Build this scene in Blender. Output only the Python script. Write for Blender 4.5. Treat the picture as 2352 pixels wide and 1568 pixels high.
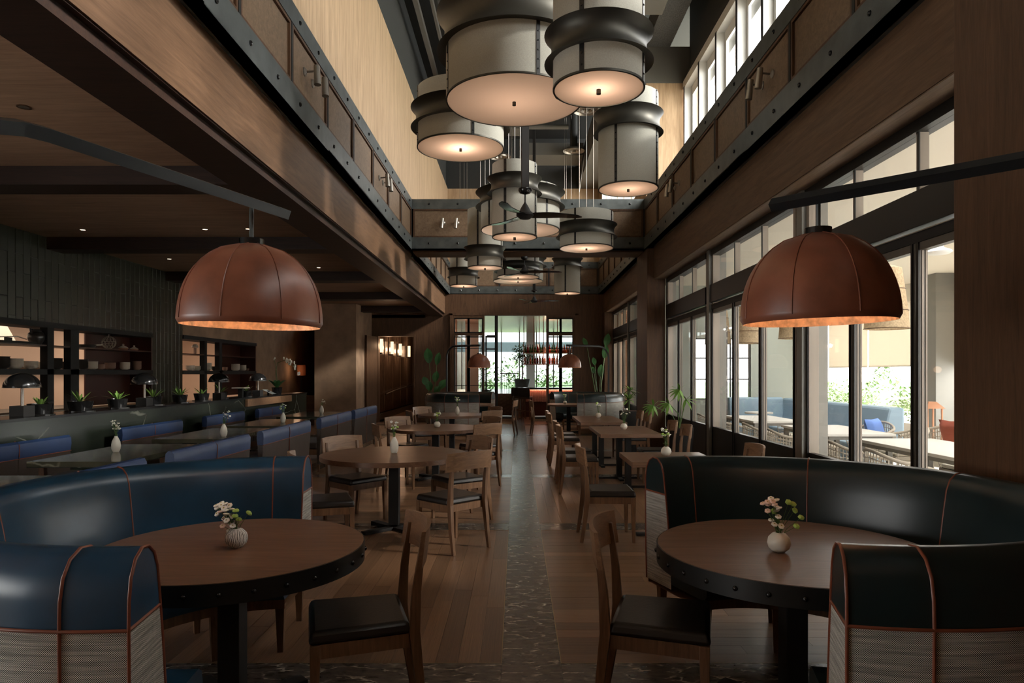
import bpy, math, random
from mathutils import Vector, Matrix
PI = math.pi
sc = bpy.context.scene
for o in list(bpy.data.objects): bpy.data.objects.remove(o)
COL = sc.collection
# ---------------------------------------------------------------- camera, world, exposure
H = 1.55                      # eye height
cam_d = bpy.data.cameras.new('camera'); cam = bpy.data.objects.new('camera', cam_d); COL.objects.link(cam)
cam.location = (0, 0, H); cam.rotation_euler = (PI/2, 0, 0)
cam_d.sensor_width = 36; cam_d.lens = 24
cam_d.shift_x = -11/2352; cam_d.shift_y = 73/2352
cam_d.clip_start = 0.05; cam_d.clip_end = 400
sc.camera = cam
W = bpy.data.worlds.new('sky'); sc.world = W; W.use_nodes = True
bg = W.node_tree.nodes['Background']
bg.inputs[0].default_value = (0.99, 0.985, 0.96, 1); bg.inputs[1].default_value = 10.0
sc.view_settings.view_transform = 'Standard'; sc.view_settings.look = 'None'
sc.view_settings.gamma = 1; sc.view_settings.use_curve_mapping = False
sc.view_settings.exposure = 0.0
cy = sc.cycles
cy.max_bounces = 5; cy.diffuse_bounces = 3; cy.glossy_bounces = 3; cy.transmission_bounces = 4
cy.transparent_max_bounces = 12; cy.caustics_reflective = False; cy.caustics_refractive = False
cy.use_denoising = True; cy.sample_clamp_indirect = 4.0
def light(name, kind, loc, power, color=(1, 1, 1), rot=(0, 0, 0), size=1.0, size_y=None, radius=0.05, spot=None):
    d = bpy.data.lights.new(name, kind); d.energy = power; d.color = color
    if kind == 'AREA':
        d.shape = 'RECTANGLE'; d.size = size; d.size_y = size_y or size
    elif kind == 'SUN': d.angle = radius
    else: d.shadow_soft_size = radius
    if spot: d.spot_size = spot; d.spot_blend = 0.6
    o = bpy.data.objects.new(name, d); o.location = loc; o.rotation_euler = rot; COL.objects.link(o)
    return o
# hazy sun, high and from the terrace side
light('sun', 'SUN', (30, 0, 40), 5.0, (1, 0.95, 0.88), rot=(math.radians(12), math.radians(62), 0), radius=0.10)
# ceiling lights of the open kitchen (above the kitchen, out of sight)
light('kitchen_light', 'AREA', (-8.2, 10.0, 2.85), 120, (1, 0.80, 0.62), size=1.2, size_y=7)
light('kitchen_light', 'AREA', (-8.2, 16.2, 2.85), 90, (1, 0.78, 0.60), size=1.2, size_y=3)
# ---------------------------------------------------------------- mesh builder
class MB:
    def __init__(s): s.v = []; s.f = []; s.uv = {}
    def add(s, vs, fs):
        b = len(s.v); s.v += [tuple(v) for v in vs]; s.f += [tuple(i+b for i in f) for f in fs]; return s
    def box(s, x0, x1, y0, y1, z0, z1):
        return s.add([(x0,y0,z0),(x1,y0,z0),(x1,y1,z0),(x0,y1,z0),(x0,y0,z1),(x1,y0,z1),(x1,y1,z1),(x0,y1,z1)],
                     [(3,2,1,0),(4,5,6,7),(0,1,5,4),(1,2,6,5),(2,3,7,6),(3,0,4,7)])
    def hexa(s, b, t):    # bottom quad, top quad (both counterclockwise from above)
        return s.add(list(b)+list(t), [(3,2,1,0),(4,5,6,7),(0,1,5,4),(1,2,6,5),(2,3,7,6),(3,0,4,7)])
    def post(s, p0, p1, w0, d0, w1, d1):   # tapered square post between two points
        (x,y,z),(X,Y,Z) = p0, p1
        q = lambda x,y,z,w,d: [(x-w/2,y-d/2,z),(x+w/2,y-d/2,z),(x+w/2,y+d/2,z),(x-w/2,y+d/2,z)]
        return s.hexa(q(x,y,z,w0,d0), q(X,Y,Z,w1,d1))
    def lathe(s, prof, n=24, c=(0,0,0), a0=0.0, a1=2*PI, closed=None):
        full = abs(a1-a0-2*PI) < 1e-6; m = n if full else n+1
        b = len(s.v); k = len(prof)
        for i in range(m):
            a = a0+(a1-a0)*i/n; ca, sa = math.cos(a), math.sin(a)
            for (r, z) in prof: s.v.append((c[0]+r*ca, c[1]+r*sa, c[2]+z))
        for i in range(n):
            i2 = (i+1) % m if full else i+1
            for j in range(k-1):
                s.f.append((b+i*k+j, b+i2*k+j, b+i2*k+j+1, b+i*k+j+1))
        return s
    def disc(s, r, z=0, n=24, c=(0,0), up=True):
        b = len(s.v)
        for i in range(n): s.v.append((c[0]+r*math.cos(2*PI*i/n), c[1]+r*math.sin(2*PI*i/n), z))
        f = tuple(range(b, b+n)); s.f.append(f if up else f[::-1]); return s
    def cyl(s, r, z0, z1, n=16, c=(0,0), r1=None):
        r1 = r if r1 is None else r1
        s.lathe([(r,z0),(r1,z1)], n, (c[0],c[1],0)); s.disc(r, z0, n, c, False); s.disc(r1, z1, n, c, True); return s
    def tube(s, pts, r, n=6, caps=True, rad=None, flat=None):
        pts = [Vector(p) for p in pts]; b = len(s.v); m = len(pts)
        t = (pts[1]-pts[0]).normalized(); ref = Vector((0,0,1)) if abs(t.z) < 0.9 else Vector((1,0,0))
        u = t.cross(ref).normalized()
        for i, p in enumerate(pts):
            t = ((pts[min(i+1,m-1)]-pts[max(i-1,0)])).normalized()
            u = (u - t*u.dot(t)).normalized(); w = t.cross(u)
            rr = rad[i] if rad else r
            for k in range(n):
                a = 2*PI*(k+0.5)/n
                ru, rw = (rr, rr) if not flat else flat
                s.v.append(tuple(p+u*(math.cos(a)*ru)+w*(math.sin(a)*rw)))
        for i in range(m-1):
            for k in range(n):
                k2 = (k+1) % n
                s.f.append((b+i*n+k, b+i*n+k2, b+(i+1)*n+k2, b+(i+1)*n+k))
        if caps: s.f.append(tuple(b+k for k in range(n))[::-1]); s.f.append(tuple(b+(m-1)*n+k for k in range(n)))
        return s
    def ball(s, r, c=(0,0,0), n=10, sz=1.0):
        k = max(4, n//2); pr = [(max(r*math.sin(PI*i/k), 1e-4), -r*sz*math.cos(PI*i/k)) for i in range(k+1)]
        return s.lathe(pr, n, c)
    def leaf(s, base, d, up, L, w, bend=0.3, k=4, fold=0.15):
        base, d, up = Vector(base), Vector(d).normalized(), Vector(up).normalized()
        side = d.cross(up).normalized(); b = len(s.v)
        for i in range(k+1):
            t = i/k; p = base + d*(L*t) - up*(bend*L*t*t); ww = w*math.sin(PI*min(1, 0.08+t*0.92))**0.8*0.5
            s.v += [tuple(p-side*ww+up*ww*fold), tuple(p), tuple(p+side*ww+up*ww*fold)]
        for i in range(k):
            a = b+3*i; s.f += [(a,a+1,a+4,a+3),(a+1,a+2,a+5,a+4)]
        return s
def mesh(name, mb, smooth=None):
    me = bpy.data.meshes.new(name); me.from_pydata(mb.v, [], mb.f)
    if getattr(mb, 'uvs', None):
        l = me.uv_layers.new(name='UVMap')
        for i, lp in enumerate(me.loops): l.data[i].uv = mb.uvs[lp.vertex_index]
    me.validate(); me.update()
    if smooth:
        me.shade_smooth(); me.set_sharp_from_angle(angle=math.radians(smooth))
    return me
def obj(name, mb, mat, parent=None, smooth=None, bevel=None, loc=None, rz=None, **tags):
    me = mb if isinstance(mb, bpy.types.Mesh) else mesh(name, mb, smooth)
    if mat and not me.materials: me.materials.append(mat)
    o = bpy.data.objects.new(name, me); COL.objects.link(o)
    if parent: o.parent = parent
    if loc: o.location = loc
    if rz is not None: o.rotation_euler = (0, 0, rz)
    if bevel:
        b = o.modifiers.new('b', 'BEVEL'); b.width = bevel; b.segments = 2; b.limit_method = 'ANGLE'
    for k, v in tags.items(): o['category' if k == 'cat' else k] = v
    return o
def thing(name, label, cat, loc=(0,0,0), rz=0, group=None, kind=None):
    o = bpy.data.objects.new(name, None); COL.objects.link(o); o.location = loc; o.rotation_euler = (0,0,rz)
    o.empty_display_size = 0.1
    if label: o['label'] = label
    if cat: o['category'] = cat
    if group: o['group'] = group
    if kind: o['kind'] = kind
    return o
KIDS = {}
def kids(o): return [c for c in bpy.data.objects if c.parent == o]
def dup(root, loc, rz, label=None, group=None, scale=None):
    r = root.copy(); COL.objects.link(r); r.location = loc; r.rotation_euler = (0,0,rz)
    if label: r['label'] = label
    if group: r['group'] = group
    if scale: r.scale = (scale,)*3 if not hasattr(scale, '__len__') else scale
    key = root.name
    if key not in KIDS: KIDS[key] = [(c, kids(c)) for c in kids(root)]
    for c, gs in KIDS[key]:
        cc = c.copy(); COL.objects.link(cc); cc.parent = r
        for g in gs: gg = g.copy(); COL.objects.link(gg); gg.parent = cc
    return r
struct = lambda name, mb, mat, **k: obj(name, mb, mat, kind='structure', **k)
# ---------------------------------------------------------------- materials
def base(name):
    m = bpy.data.materials.new(name); m.use_nodes = True; nt = m.node_tree
    return m, nt, nt.nodes['Principled BSDF'], nt.nodes.new, nt.links.new
def plain(name, col, rough=0.5, metal=0.0, spec=0.5, var=0.0, bump=0.0, scale=20, coat=0.0, trans=0.0):
    m, nt, p, N, L = base(name)
    p.inputs['Base Color'].default_value = (*col, 1); p.inputs['Roughness'].default_value = rough
    p.inputs['Metallic'].default_value = metal; p.inputs['Specular IOR Level'].default_value = spec
    p.inputs['Coat Weight'].default_value = coat; p.inputs['Coat Roughness'].default_value = 0.15
    if var or bump:
        tc = N('ShaderNodeTexCoord'); nz = N('ShaderNodeTexNoise'); nz.inputs['Scale'].default_value = scale
        nz.inputs['Detail'].default_value = 5; L(tc.outputs['Object'], nz.inputs['Vector'])
        if var:
            mr = N('ShaderNodeMapRange'); mr.inputs[1].default_value = 0.3; mr.inputs[2].default_value = 0.7
            mr.inputs[3].default_value = 1-var; mr.inputs[4].default_value = 1+var; L(nz.outputs[0], mr.inputs[0])
            mx = N('ShaderNodeVectorMath'); mx.operation = 'SCALE'; mx.inputs[0].default_value = col
            L(mr.outputs[0], mx.inputs['Scale']); L(mx.outputs[0], p.inputs['Base Color'])
        if bump:
            b = N('ShaderNodeBump'); b.inputs['Strength'].default_value = bump; b.inputs['Distance'].default_value = 0.01
            L(nz.outputs[0], b.inputs['Height']); L(b.outputs[0], p.inputs['Normal'])
    if trans:
        t = N('ShaderNodeBsdfTranslucent'); t.inputs[0].default_value = (*col, 1); mxs = N('ShaderNodeMixShader')
        mxs.inputs[0].default_value = trans; L(p.outputs[0], mxs.inputs[1]); L(t.outputs[0], mxs.inputs[2])
        L(mxs.outputs[0], nt.nodes['Material Output'].inputs[0])
    return m
def wood(name, c1, c2, axis='x', rough=0.45, scale=1.0, rnd=0.25, spec=0.5, bump=0.12):
    m, nt, p, N, L = base(name)
    tc = N('ShaderNodeTexCoord'); oi = N('ShaderNodeObjectInfo'); mp = N('ShaderNodeMapping')
    s = {'x': (0.7, 9, 9), 'y': (9, 0.7, 9), 'z': (9, 9, 0.7)}[axis]
    mp.inputs['Scale'].default_value = [k*scale for k in s]
    ad = N('ShaderNodeVectorMath'); ad.operation = 'ADD'; sm = N('ShaderNodeVectorMath'); sm.operation = 'SCALE'
    sm.inputs[0].default_value = (7.3, 5.1, 3.7); L(oi.outputs['Random'], sm.inputs['Scale'])
    L(tc.outputs['Object'], ad.inputs[0]); L(sm.outputs[0], ad.inputs[1]); L(ad.outputs[0], mp.inputs['Vector'])
    n1 = N('ShaderNodeTexNoise'); n1.inputs['Scale'].default_value = 2.2; n1.inputs['Detail'].default_value = 8
    n1.inputs['Roughness'].default_value = 0.65; n1.inputs['Distortion'].default_value = 1.2; L(mp.outputs[0], n1.inputs['Vector'])
    n2 = N('ShaderNodeTexNoise'); n2.inputs['Scale'].default_value = 14; n2.inputs['Detail'].default_value = 3; L(mp.outputs[0], n2.inputs['Vector'])
    mm = N('ShaderNodeMath'); mm.operation = 'MULTIPLY_ADD'; mm.inputs[1].default_value = 0.35
    L(n2.outputs[0], mm.inputs[0]); L(n1.outputs[0], mm.inputs[2])
    cr = N('ShaderNodeValToRGB'); cr.color_ramp.elements[0].position = 0.48; cr.color_ramp.elements[1].position = 0.86
    cr.color_ramp.elements[0].color = (*c2, 1); cr.color_ramp.elements[1].color = (*c1, 1); L(mm.outputs[0], cr.inputs[0])
    mr = N('ShaderNodeMapRange'); mr.inputs[3].default_value = 1-rnd; mr.inputs[4].default_value = 1+rnd; L(oi.outputs['Random'], mr.inputs[0])
    vm = N('ShaderNodeVectorMath'); vm.operation = 'SCALE'; L(cr.outputs[0], vm.inputs[0]); L(mr.outputs[0], vm.inputs['Scale'])
    L(vm.outputs[0], p.inputs['Base Color']); p.inputs['Roughness'].default_value = rough; p.inputs['Specular IOR Level'].default_value = spec
    b = N('ShaderNodeBump'); b.inputs['Strength'].default_value = bump; b.inputs['Distance'].default_value = 0.004
    L(n2.outputs[0], b.inputs['Height']); L(b.outputs[0], p.inputs['Normal'])
    return m
def marble(name, c1, c2, vein, rough=0.25, scale=3.0, th=0.03, stretch=(1, 1, 1)):
    m, nt, p, N, L = base(name)
    tc = N('ShaderNodeTexCoord'); mp = N('ShaderNodeMapping'); mp.inputs['Scale'].default_value = stretch
    mp.inputs['Rotation'].default_value = (0, 0, 0.5)
    L(tc.outputs['Object'], mp.inputs['Vector'])
    n1 = N('ShaderNodeTexNoise'); n1.inputs['Scale'].default_value = scale*2; n1.inputs['Detail'].default_value = 6; L(mp.outputs[0], n1.inputs['Vector'])
    cr = N('ShaderNodeValToRGB'); cr.color_ramp.elements[0].color = (*c2, 1); cr.color_ramp.elements[1].color = (*c1, 1)
    cr.color_ramp.elements[0].position = 0.35; cr.color_ramp.elements[1].position = 0.65; L(n1.outputs[0], cr.inputs[0])
    mxv = N('ShaderNodeMixRGB'); mxv.inputs[0].default_value = 0.12; L(mp.outputs[0], mxv.inputs[1]); L(n1.outputs[1], mxv.inputs[2])
    vo = N('ShaderNodeTexVoronoi'); vo.feature = 'DISTANCE_TO_EDGE'; vo.inputs['Scale'].default_value = scale; L(mxv.outputs[0], vo.inputs['Vector'])
    mr = N('ShaderNodeMapRange'); mr.inputs[1].default_value = 0.0; mr.inputs[2].default_value = th; mr.inputs[3].default_value = 1; mr.inputs[4].default_value = 0
    L(vo.outputs[0], mr.inputs[0])
    n3 = N('ShaderNodeTexNoise'); n3.inputs['Scale'].default_value = scale*1.4; L(mp.outputs[0], n3.inputs['Vector'])
    r3 = N('ShaderNodeMapRange'); r3.inputs[1].default_value = 0.45; r3.inputs[2].default_value = 0.62; L(n3.outputs[0], r3.inputs[0])
    mu = N('ShaderNodeMath'); mu.operation = 'MULTIPLY'; L(mr.outputs[0], mu.inputs[0]); L(r3.outputs[0], mu.inputs[1])
    mc = N('ShaderNodeMixRGB'); mc.inputs[2].default_value = (*vein, 1); L(mu.outputs[0], mc.inputs[0]); L(cr.outputs[0], mc.inputs[1])
    L(mc.outputs[0], p.inputs['Base Color']); p.inputs['Roughness'].default_value = rough
    return m
def tweed(name):
    m, nt, p, N, L = base(name)
    uv = N('ShaderNodeTexCoord'); ck = N('ShaderNodeTexChecker'); ck.inputs['Scale'].default_value = 1
    mp = N('ShaderNodeMapping'); mp.inputs['Scale'].default_value = (330, 330, 1); L(uv.outputs['UV'], mp.inputs['Vector']); L(mp.outputs[0], ck.inputs['Vector'])
    ck.inputs[1].default_value = (0.78, 0.75, 0.67, 1); ck.inputs[2].default_value = (0.035, 0.032, 0.028, 1)
    mp2 = N('ShaderNodeMapping'); mp2.inputs['Scale'].default_value = (5, 120, 1); L(uv.outputs['UV'], mp2.inputs['Vector'])
    nz = N('ShaderNodeTexNoise'); nz.inputs['Scale'].default_value = 1; nz.inputs['Detail'].default_value = 5; L(mp2.outputs[0], nz.inputs['Vector'])
    mr = N('ShaderNodeMapRange'); mr.inputs[1].default_value = 0.32; mr.inputs[2].default_value = 0.66; mr.inputs[3].default_value = 0.6; mr.inputs[4].default_value = 1.25
    L(nz.outputs[0], mr.inputs[0])
    vm = N('ShaderNodeVectorMath'); vm.operation = 'SCALE'; L(ck.outputs[0], vm.inputs[0]); L(mr.outputs[0], vm.inputs['Scale']); L(vm.outputs[0], p.inputs['Base Color'])
    b = N('ShaderNodeBump'); b.inputs['Strength'].default_value = 0.4; b.inputs['Distance'].default_value = 0.002; L(ck.outputs[1], b.inputs['Height']); L(b.outputs[0], p.inputs['Normal'])
    p.inputs['Roughness'].default_value = 0.9; p.inputs['Specular IOR Level'].default_value = 0.2
    return m
def stripes(name, c1, c2, n):
    m, nt, p, N, L = base(name); tc = N('ShaderNodeTexCoord'); g = N('ShaderNodeTexGradient'); g.gradient_type = 'RADIAL'; L(tc.outputs['Object'], g.inputs[0])
    nz = N('ShaderNodeTexNoise'); nz.inputs['Scale'].default_value = 60; L(tc.outputs['Object'], nz.inputs['Vector'])
    a = N('ShaderNodeMath'); a.operation = 'MULTIPLY_ADD'; a.inputs[1].default_value = n; L(g.outputs[1], a.inputs[0]); L(nz.outputs[0], a.inputs[2])
    f = N('ShaderNodeMath'); f.operation = 'FRACT'; L(a.outputs[0], f.inputs[0]); c = N('ShaderNodeMath'); c.operation = 'GREATER_THAN'; c.inputs[1].default_value = .36; L(f.outputs[0], c.inputs[0])
    mx = N('ShaderNodeMixRGB'); mx.inputs[1].default_value = (*c2, 1); mx.inputs[2].default_value = (*c1, 1); L(c.outputs[0], mx.inputs[0]); L(mx.outputs[0], p.inputs['Base Color']); p.inputs['Roughness'].default_value = .6
    return m
def emis(name, col, st):
    m, nt, p, N, L = base(name); e = N('ShaderNodeEmission'); e.inputs[0].default_value = (*col, 1); e.inputs[1].default_value = st
    L(e.outputs[0], nt.nodes['Material Output'].inputs[0]); return m
def glassm(name, tint=(1, 1, 1), refl=0.06):
    m, nt, p, N, L = base(name); t = N('ShaderNodeBsdfTransparent'); t.inputs[0].default_value = (*tint, 1)
    g = N('ShaderNodeBsdfGlossy'); g.inputs['Roughness'].default_value = 0.02
    lw = N('ShaderNodeLayerWeight'); lw.inputs[0].default_value = 0.5
    pw = N('ShaderNodeMath'); pw.operation = 'POWER'; pw.inputs[1].default_value = 5; L(lw.outputs['Facing'], pw.inputs[0])
    fr = N('ShaderNodeMath'); fr.operation = 'MULTIPLY_ADD'; fr.inputs[1].default_value = 0.5; fr.inputs[2].default_value = 0.02; L(pw.outputs[0], fr.inputs[0])
    mx = N('ShaderNodeMixShader'); L(fr.outputs[0], mx.inputs[0]); L(t.outputs[0], mx.inputs[1]); L(g.outputs[0], mx.inputs[2])
    L(mx.outputs[0], nt.nodes['Material Output'].inputs[0]); return m
MT = dict(
 brown=wood('brown_veneer', (.15,.083,.044), (.085,.045,.023), 'y', .55, .7, 0, .3),
 brownx=wood('brown_veneer_x', (.15,.082,.042), (.085,.044,.021), 'x', .55, .7, 0, .3),
 brownz=wood('brown_veneer_z', (.125,.064,.033), (.066,.033,.016), 'z', .55, .9, 0, .3), darkw=wood('dark_wood_and_shade', (.040,.018,.010), (.018,.008,.005), 'x', .5, .8, 0, .3),
 panel=wood('panel_veneer', (.24,.16,.098), (.145,.093,.056), 'y', .55, .8, .12, .3),
 panelg=wood('glossy_panel', (.24,.17,.12), (.13,.09,.06), 'z', .22, 1, .1, .6),
 tanw=wood('tan_veneer', (.62,.44,.27), (.40,.265,.15), 'z', .55, .45, 0, .3, .05),
 plaster=plain('brown_plaster', (.30,.19,.115), .8, var=.22, scale=3, bump=.15),
 ceil=wood('ceiling_plaster', (.42,.25,.15), (.27,.155,.09), 'x', .6, .5, 0, .4, .05),
 steel=plain('blackened_steel', (.085,.095,.092), .42, .35, var=.25, scale=6),
 armst=plain('arm_steel', (.030,.033,.035), .35, .4),
 steeld=plain('dark_steel', (.018,.018,.017), .4, .4),
 grey=plain('grey_aluminium', (.20,.19,.165), .5, .2),
 taupe=plain('taupe_frame', (.30,.25,.20), .5), sash=plain('bronze_sash', (.10,.088,.07), .45),
 black=plain('black_gloss', (.012,.012,.012), .18),
 blackm=plain('black_matt', (.010,.009,.008), .7),
 floor=wood('oak_floor', (.27,.15,.082), (.135,.07,.037), 'x', .30, 1.1, .28, .5, .1),
 floory=wood('oak_floor_y', (.27,.15,.082), (.135,.07,.037), 'y', .30, 1.1, .28, .5, .1),
 slab=marble('veined_brown_marble', (.115,.095,.08), (.045,.037,.031), (.62,.54,.45), .25, 6.0, .06, (1.0, 2.4, 1)),
 green=marble('dark_green_marble', (.022,.029,.020), (.013,.017,.012), (.26,.26,.21), .25, 1.1, .009),
 gtop=marble('green_marble_top', (.10,.095,.06), (.045,.045,.028), (.28,.27,.2), .12, 1.6, .012),
 brass=plain('brass_trim', (.40,.30,.16), .35, .9),
 table=wood('table_oak', (.235,.13,.078), (.13,.069,.041), 'x', .33, 1.2, .06, .5),
 chairw=wood('chair_oak', (.225,.120,.062), (.12,.062,.031), 'z', .4, 1.5, .15, .5),
 railw=wood('chair_rail_oak', (.28,.155,.083), (.155,.082,.042), 'x', .4, 1.2, .12, .5),
 seat=plain('black_leather', (.016,.013,.011), .36, bump=.08, scale=60),
 navy=plain('navy_leather', (.012,.050,.095), .30, var=.22, scale=5, bump=.03),
 dgreen=plain('dark_teal_leather', (.008,.019,.021), .33, var=.22, scale=5, bump=.03),
 royal=plain('royal_blue_leather', (.017,.042,.118), .5, var=.1, scale=6),
 brownl=plain('brown_leather', (.055,.040,.030), .4, var=.15, scale=8),
 pipe=plain('rust_piping', (.20,.055,.026), .4),
 tweed=tweed('tweed'),
 shade=plain('chestnut_leather', (.235,.078,.042), .38, var=.25, scale=7, bump=.05),
 lining=plain('copper_leaf', (.85,.54,.33), .5, var=.35, scale=30),
 linen=plain('linen', (.36,.355,.305), .85, var=.10, scale=120, bump=.1, trans=.12),
 diff=plain('diffuser', (.95,.74,.62), .18, trans=.75),
 bronze=plain('dark_bronze', (.055,.052,.042), .45, .7),
 tile=plain('dark_glazed_tile', (.026,.028,.015), .34, var=.3, scale=4),
 grout=plain('grout', (.040,.042,.030), .7),
 kwall=plain('kitchen_wall', (.66,.48,.36), .6),
 cab=plain('oxblood_cabinet', (.05,.012,.006), .4),
 vase=plain('white_ceramic', (.72,.68,.58), .35),
 vaser=stripes('ribbed_stone', (.78,.76,.70), (.10,.09,.075), 34),
 daisy=plain('white_petals', (.88,.85,.76), .7), pompon=plain('green_petals', (.38,.55,.12), .7), pink=plain('pale_pink_petals', (.80,.58,.48), .7),
 dcentre=plain('daisy_centre', (.45,.38,.08), .8),
 stem=plain('green_stem', (.07,.13,.03), .6), leaf=plain('leaf', (.045,.135,.04), .35, var=.3, scale=5), leafl=plain('leaf_light', (.16,.30,.06), .45, var=.3, scale=5),
 bush=plain('bush_leaf', (.30,.42,.17), .6, var=.3, scale=3), bushd=plain('bush_leaf_dark', (.13,.24,.07), .6, var=.3, scale=3),
 glass=glassm('pane_glass'), glasst=glassm('tinted_glass', (.55,.585,.59)), white=plain('white_paint', (.80,.80,.77), .5), cream=plain('cream_soffit', (.80,.74,.62), .7),
 blind=plain('cream_blind', (.70,.64,.55), .8, trans=.4), stone=plain('terrace_stone', (.62,.58,.52), .6, var=.06, scale=4),
 duct=plain('grey_duct', (.16,.155,.135), .6, .2), dceil=plain('charcoal_ceiling', (.035,.036,.033), .8), insul=plain('insulation', (.10,.10,.095), .9, var=.4, scale=40, bump=.6),
 terraw=plain('weathered_wicker', (.40,.35,.28), .7), cushw=plain('cream_cushion', (.80,.75,.62), .9), cushb=plain('blue_cushion', (.14,.25,.60), .9), cushr=plain('rust_cushion', (.40,.10,.06), .9),
 skyblue=plain('pale_blue_vinyl', (.24,.34,.42), .5), silver=plain('brushed_nickel', (.34,.31,.27), .38, .9),
 metalt=plain('terrace_table_top', (.62,.60,.55), .5),
 terra=plain('terracotta', (.42,.20,.11), .8), brick=plain('old_brick', (.15,.085,.05), .8, var=.35, scale=9, bump=.4),
 copper=plain('copper_ceiling', (.55,.33,.24), .25, .7, var=.25, scale=9), ltfloor=plain('pale_deck', (.40,.44,.42), .15),
)
# ================================================================ STRUCTURE
R_ = random.Random(4)
YF = 21.6                     # far wall
# ---- floor: oak boards in square bays framed by strips of brown marble
fl = struct('floor', MB().box(-7.2, 3.2, -2.5, 24.5, -0.08, -0.006), MT['grout'])
rest = MB(); resty = MB(); planks = 0
pm = mesh('plank', MB().box(0, 1, 0, 1, -0.006, 0)); pmy = pm.copy()
pm.materials.append(MT['floor']); pmy.materials.append(MT['floory'])
xs = [(-3.18, -0.08), (0.236, 3.16)]; MOD = 3.41
for j in range(-1, 7):
    y0, y1 = 3.65+MOD*(j-1), 6.75+MOD*(j-1)
    for i, (x0, x1) in enumerate([(-6.59, -3.49)]+xs):
        along_y = (i + j) % 2 == 0
        a0, a1, b0, b1 = (x0, x1, y0, y1) if along_y else (y0, y1, x0, x1)
        n = 26; w = (a1-a0)/n
        for k in range(n):
            q = b0; first = True
            while q < b1-0.01:
                ln = R_.uniform(.4, 1.5) if first else R_.uniform(.95, 1.6)
                first = False; e = min(b1, q+ln)
                if b1-e < 0.25: e = b1
                A0, A1 = a0+k*w+.0008, a0+(k+1)*w-.0008
                box = (A0, A1, q+.0008, e-.0008) if along_y else (q+.0008, e-.0008, A0, A1)
                if j in (1, 2) and i > 0 and planks < 300:
                    o = bpy.data.objects.new('plank', pmy if along_y else pm); COL.objects.link(o); o.parent = fl
                    o.location = (box[0], box[2], R_.uniform(-.0006, 0)); o.scale = (box[1]-box[0], box[3]-box[2], 1); planks += 1
                else: (resty if along_y else rest).box(*box, -.006, 0)
                q = e
obj('planks_beyond', rest, MT['floor'], fl, kind='stuff'); obj('planks_beyond', resty, MT['floory'], fl, kind='stuff')
sm_ = mesh('marble_slab', MB().box(0, 1, 0, 1, -.006, 0)); sm_.materials.append(MT['slab'])
def slab(x0, x1, y0, y1):
    o = obj('marble_slab', mesh('marble_slab', MB().box(0, x1-x0-.002, 0, y1-y0-.002, -.006, 0)), MT['slab'], fl); o.location = (x0+.001, y0+.001, .0005)
for k in range(-1, 6):
    ya = 3.34+MOD*k
    for (x0, x1) in ((-3.18, -1.63), (-1.63, -.08), (-.08, .236), (.236, 1.78), (1.78, 3.16), (-6.59, -4.9), (-4.9, -3.49)): slab(x0, x1, ya, ya+.31)
    for t in (0, 1):
        for x0, x1 in ((-.08, .236), (-3.49, -3.18)): slab(x0, x1, ya+.31+1.55*t, ya+.31+1.55*(t+1))
tr = MB()
for j in range(0, 5):
    y0, y1 = 3.65+MOD*(j-1), 6.75+MOD*(j-1)
    for x0, x1 in xs:
        t = .004
        tr.box(x0, x0+t, y0, y1, -.005, .0015); tr.box(x1-t, x1, y0, y1, -.005, .0015); tr.box(x0, x1, y0, y0+t, -.005, .0015); tr.box(x0, x1, y1-t, y1, -.005, .0015)
obj('brass_edging', tr, MT['brass'], fl, kind='stuff')

# ---- left wall: dark glazed tiles over a long opening into the kitchen, then brown plaster
XL = -6.87
wl = struct('wall_left', MB().box(XL-.14, XL-.01, -2.5, 14.04, 2.27, 3.56).box(XL-.14, XL-.01, 12.87, 14.04, 0, 2.27).box(XL-.14, XL-.01, -2.5, 12.87, 0, .98), MT['grout'])
tmesh = mesh('tile', MB().box(0, .008, 0, .140, 0, .592).hexa([(.008, 0, 0), (.013, .005, .005), (.013, .135, .005), (.008, .140, 0)], [(.008, 0, .592), (.013, .005, .587), (.013, .135, .587), (.008, .140, .592)])); tmesh.materials.append(MT['tile'])
def tile(y, z, h, w=1.0):
    o = bpy.data.objects.new('tile', tmesh); COL.objects.link(o); o.parent = wl
    o.location = (XL-.01+R_.uniform(-.002, .003), y, z); o.scale = (1, w, h/.6); o.rotation_euler = (0, R_.uniform(-.008, .008), R_.uniform(-.02, .02))
y = 6.0; c = 0
while y < 14.03:
    zt = 3.54-(.34 if c % 2 else .0); z = 3.54; first = True; zb = 2.27 if y < 12.85 else 0.0
    hs = .34 if c % 2 else .6
    while z > zb+.01:
        h = min(hs, z-zb); tile(y, z-h, h); z -= h; hs = .6
    y += .146; c += 1
struct('wall_left_beyond', MB().box(XL-.14, XL, 14.04, 24, 2.31, 3.56).box(XL-.14, XL, 17.98, 24, 0, 2.31).box(XL-.14, XL, 14.04, 17.98, 0, .98), MT['plaster'])
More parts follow.
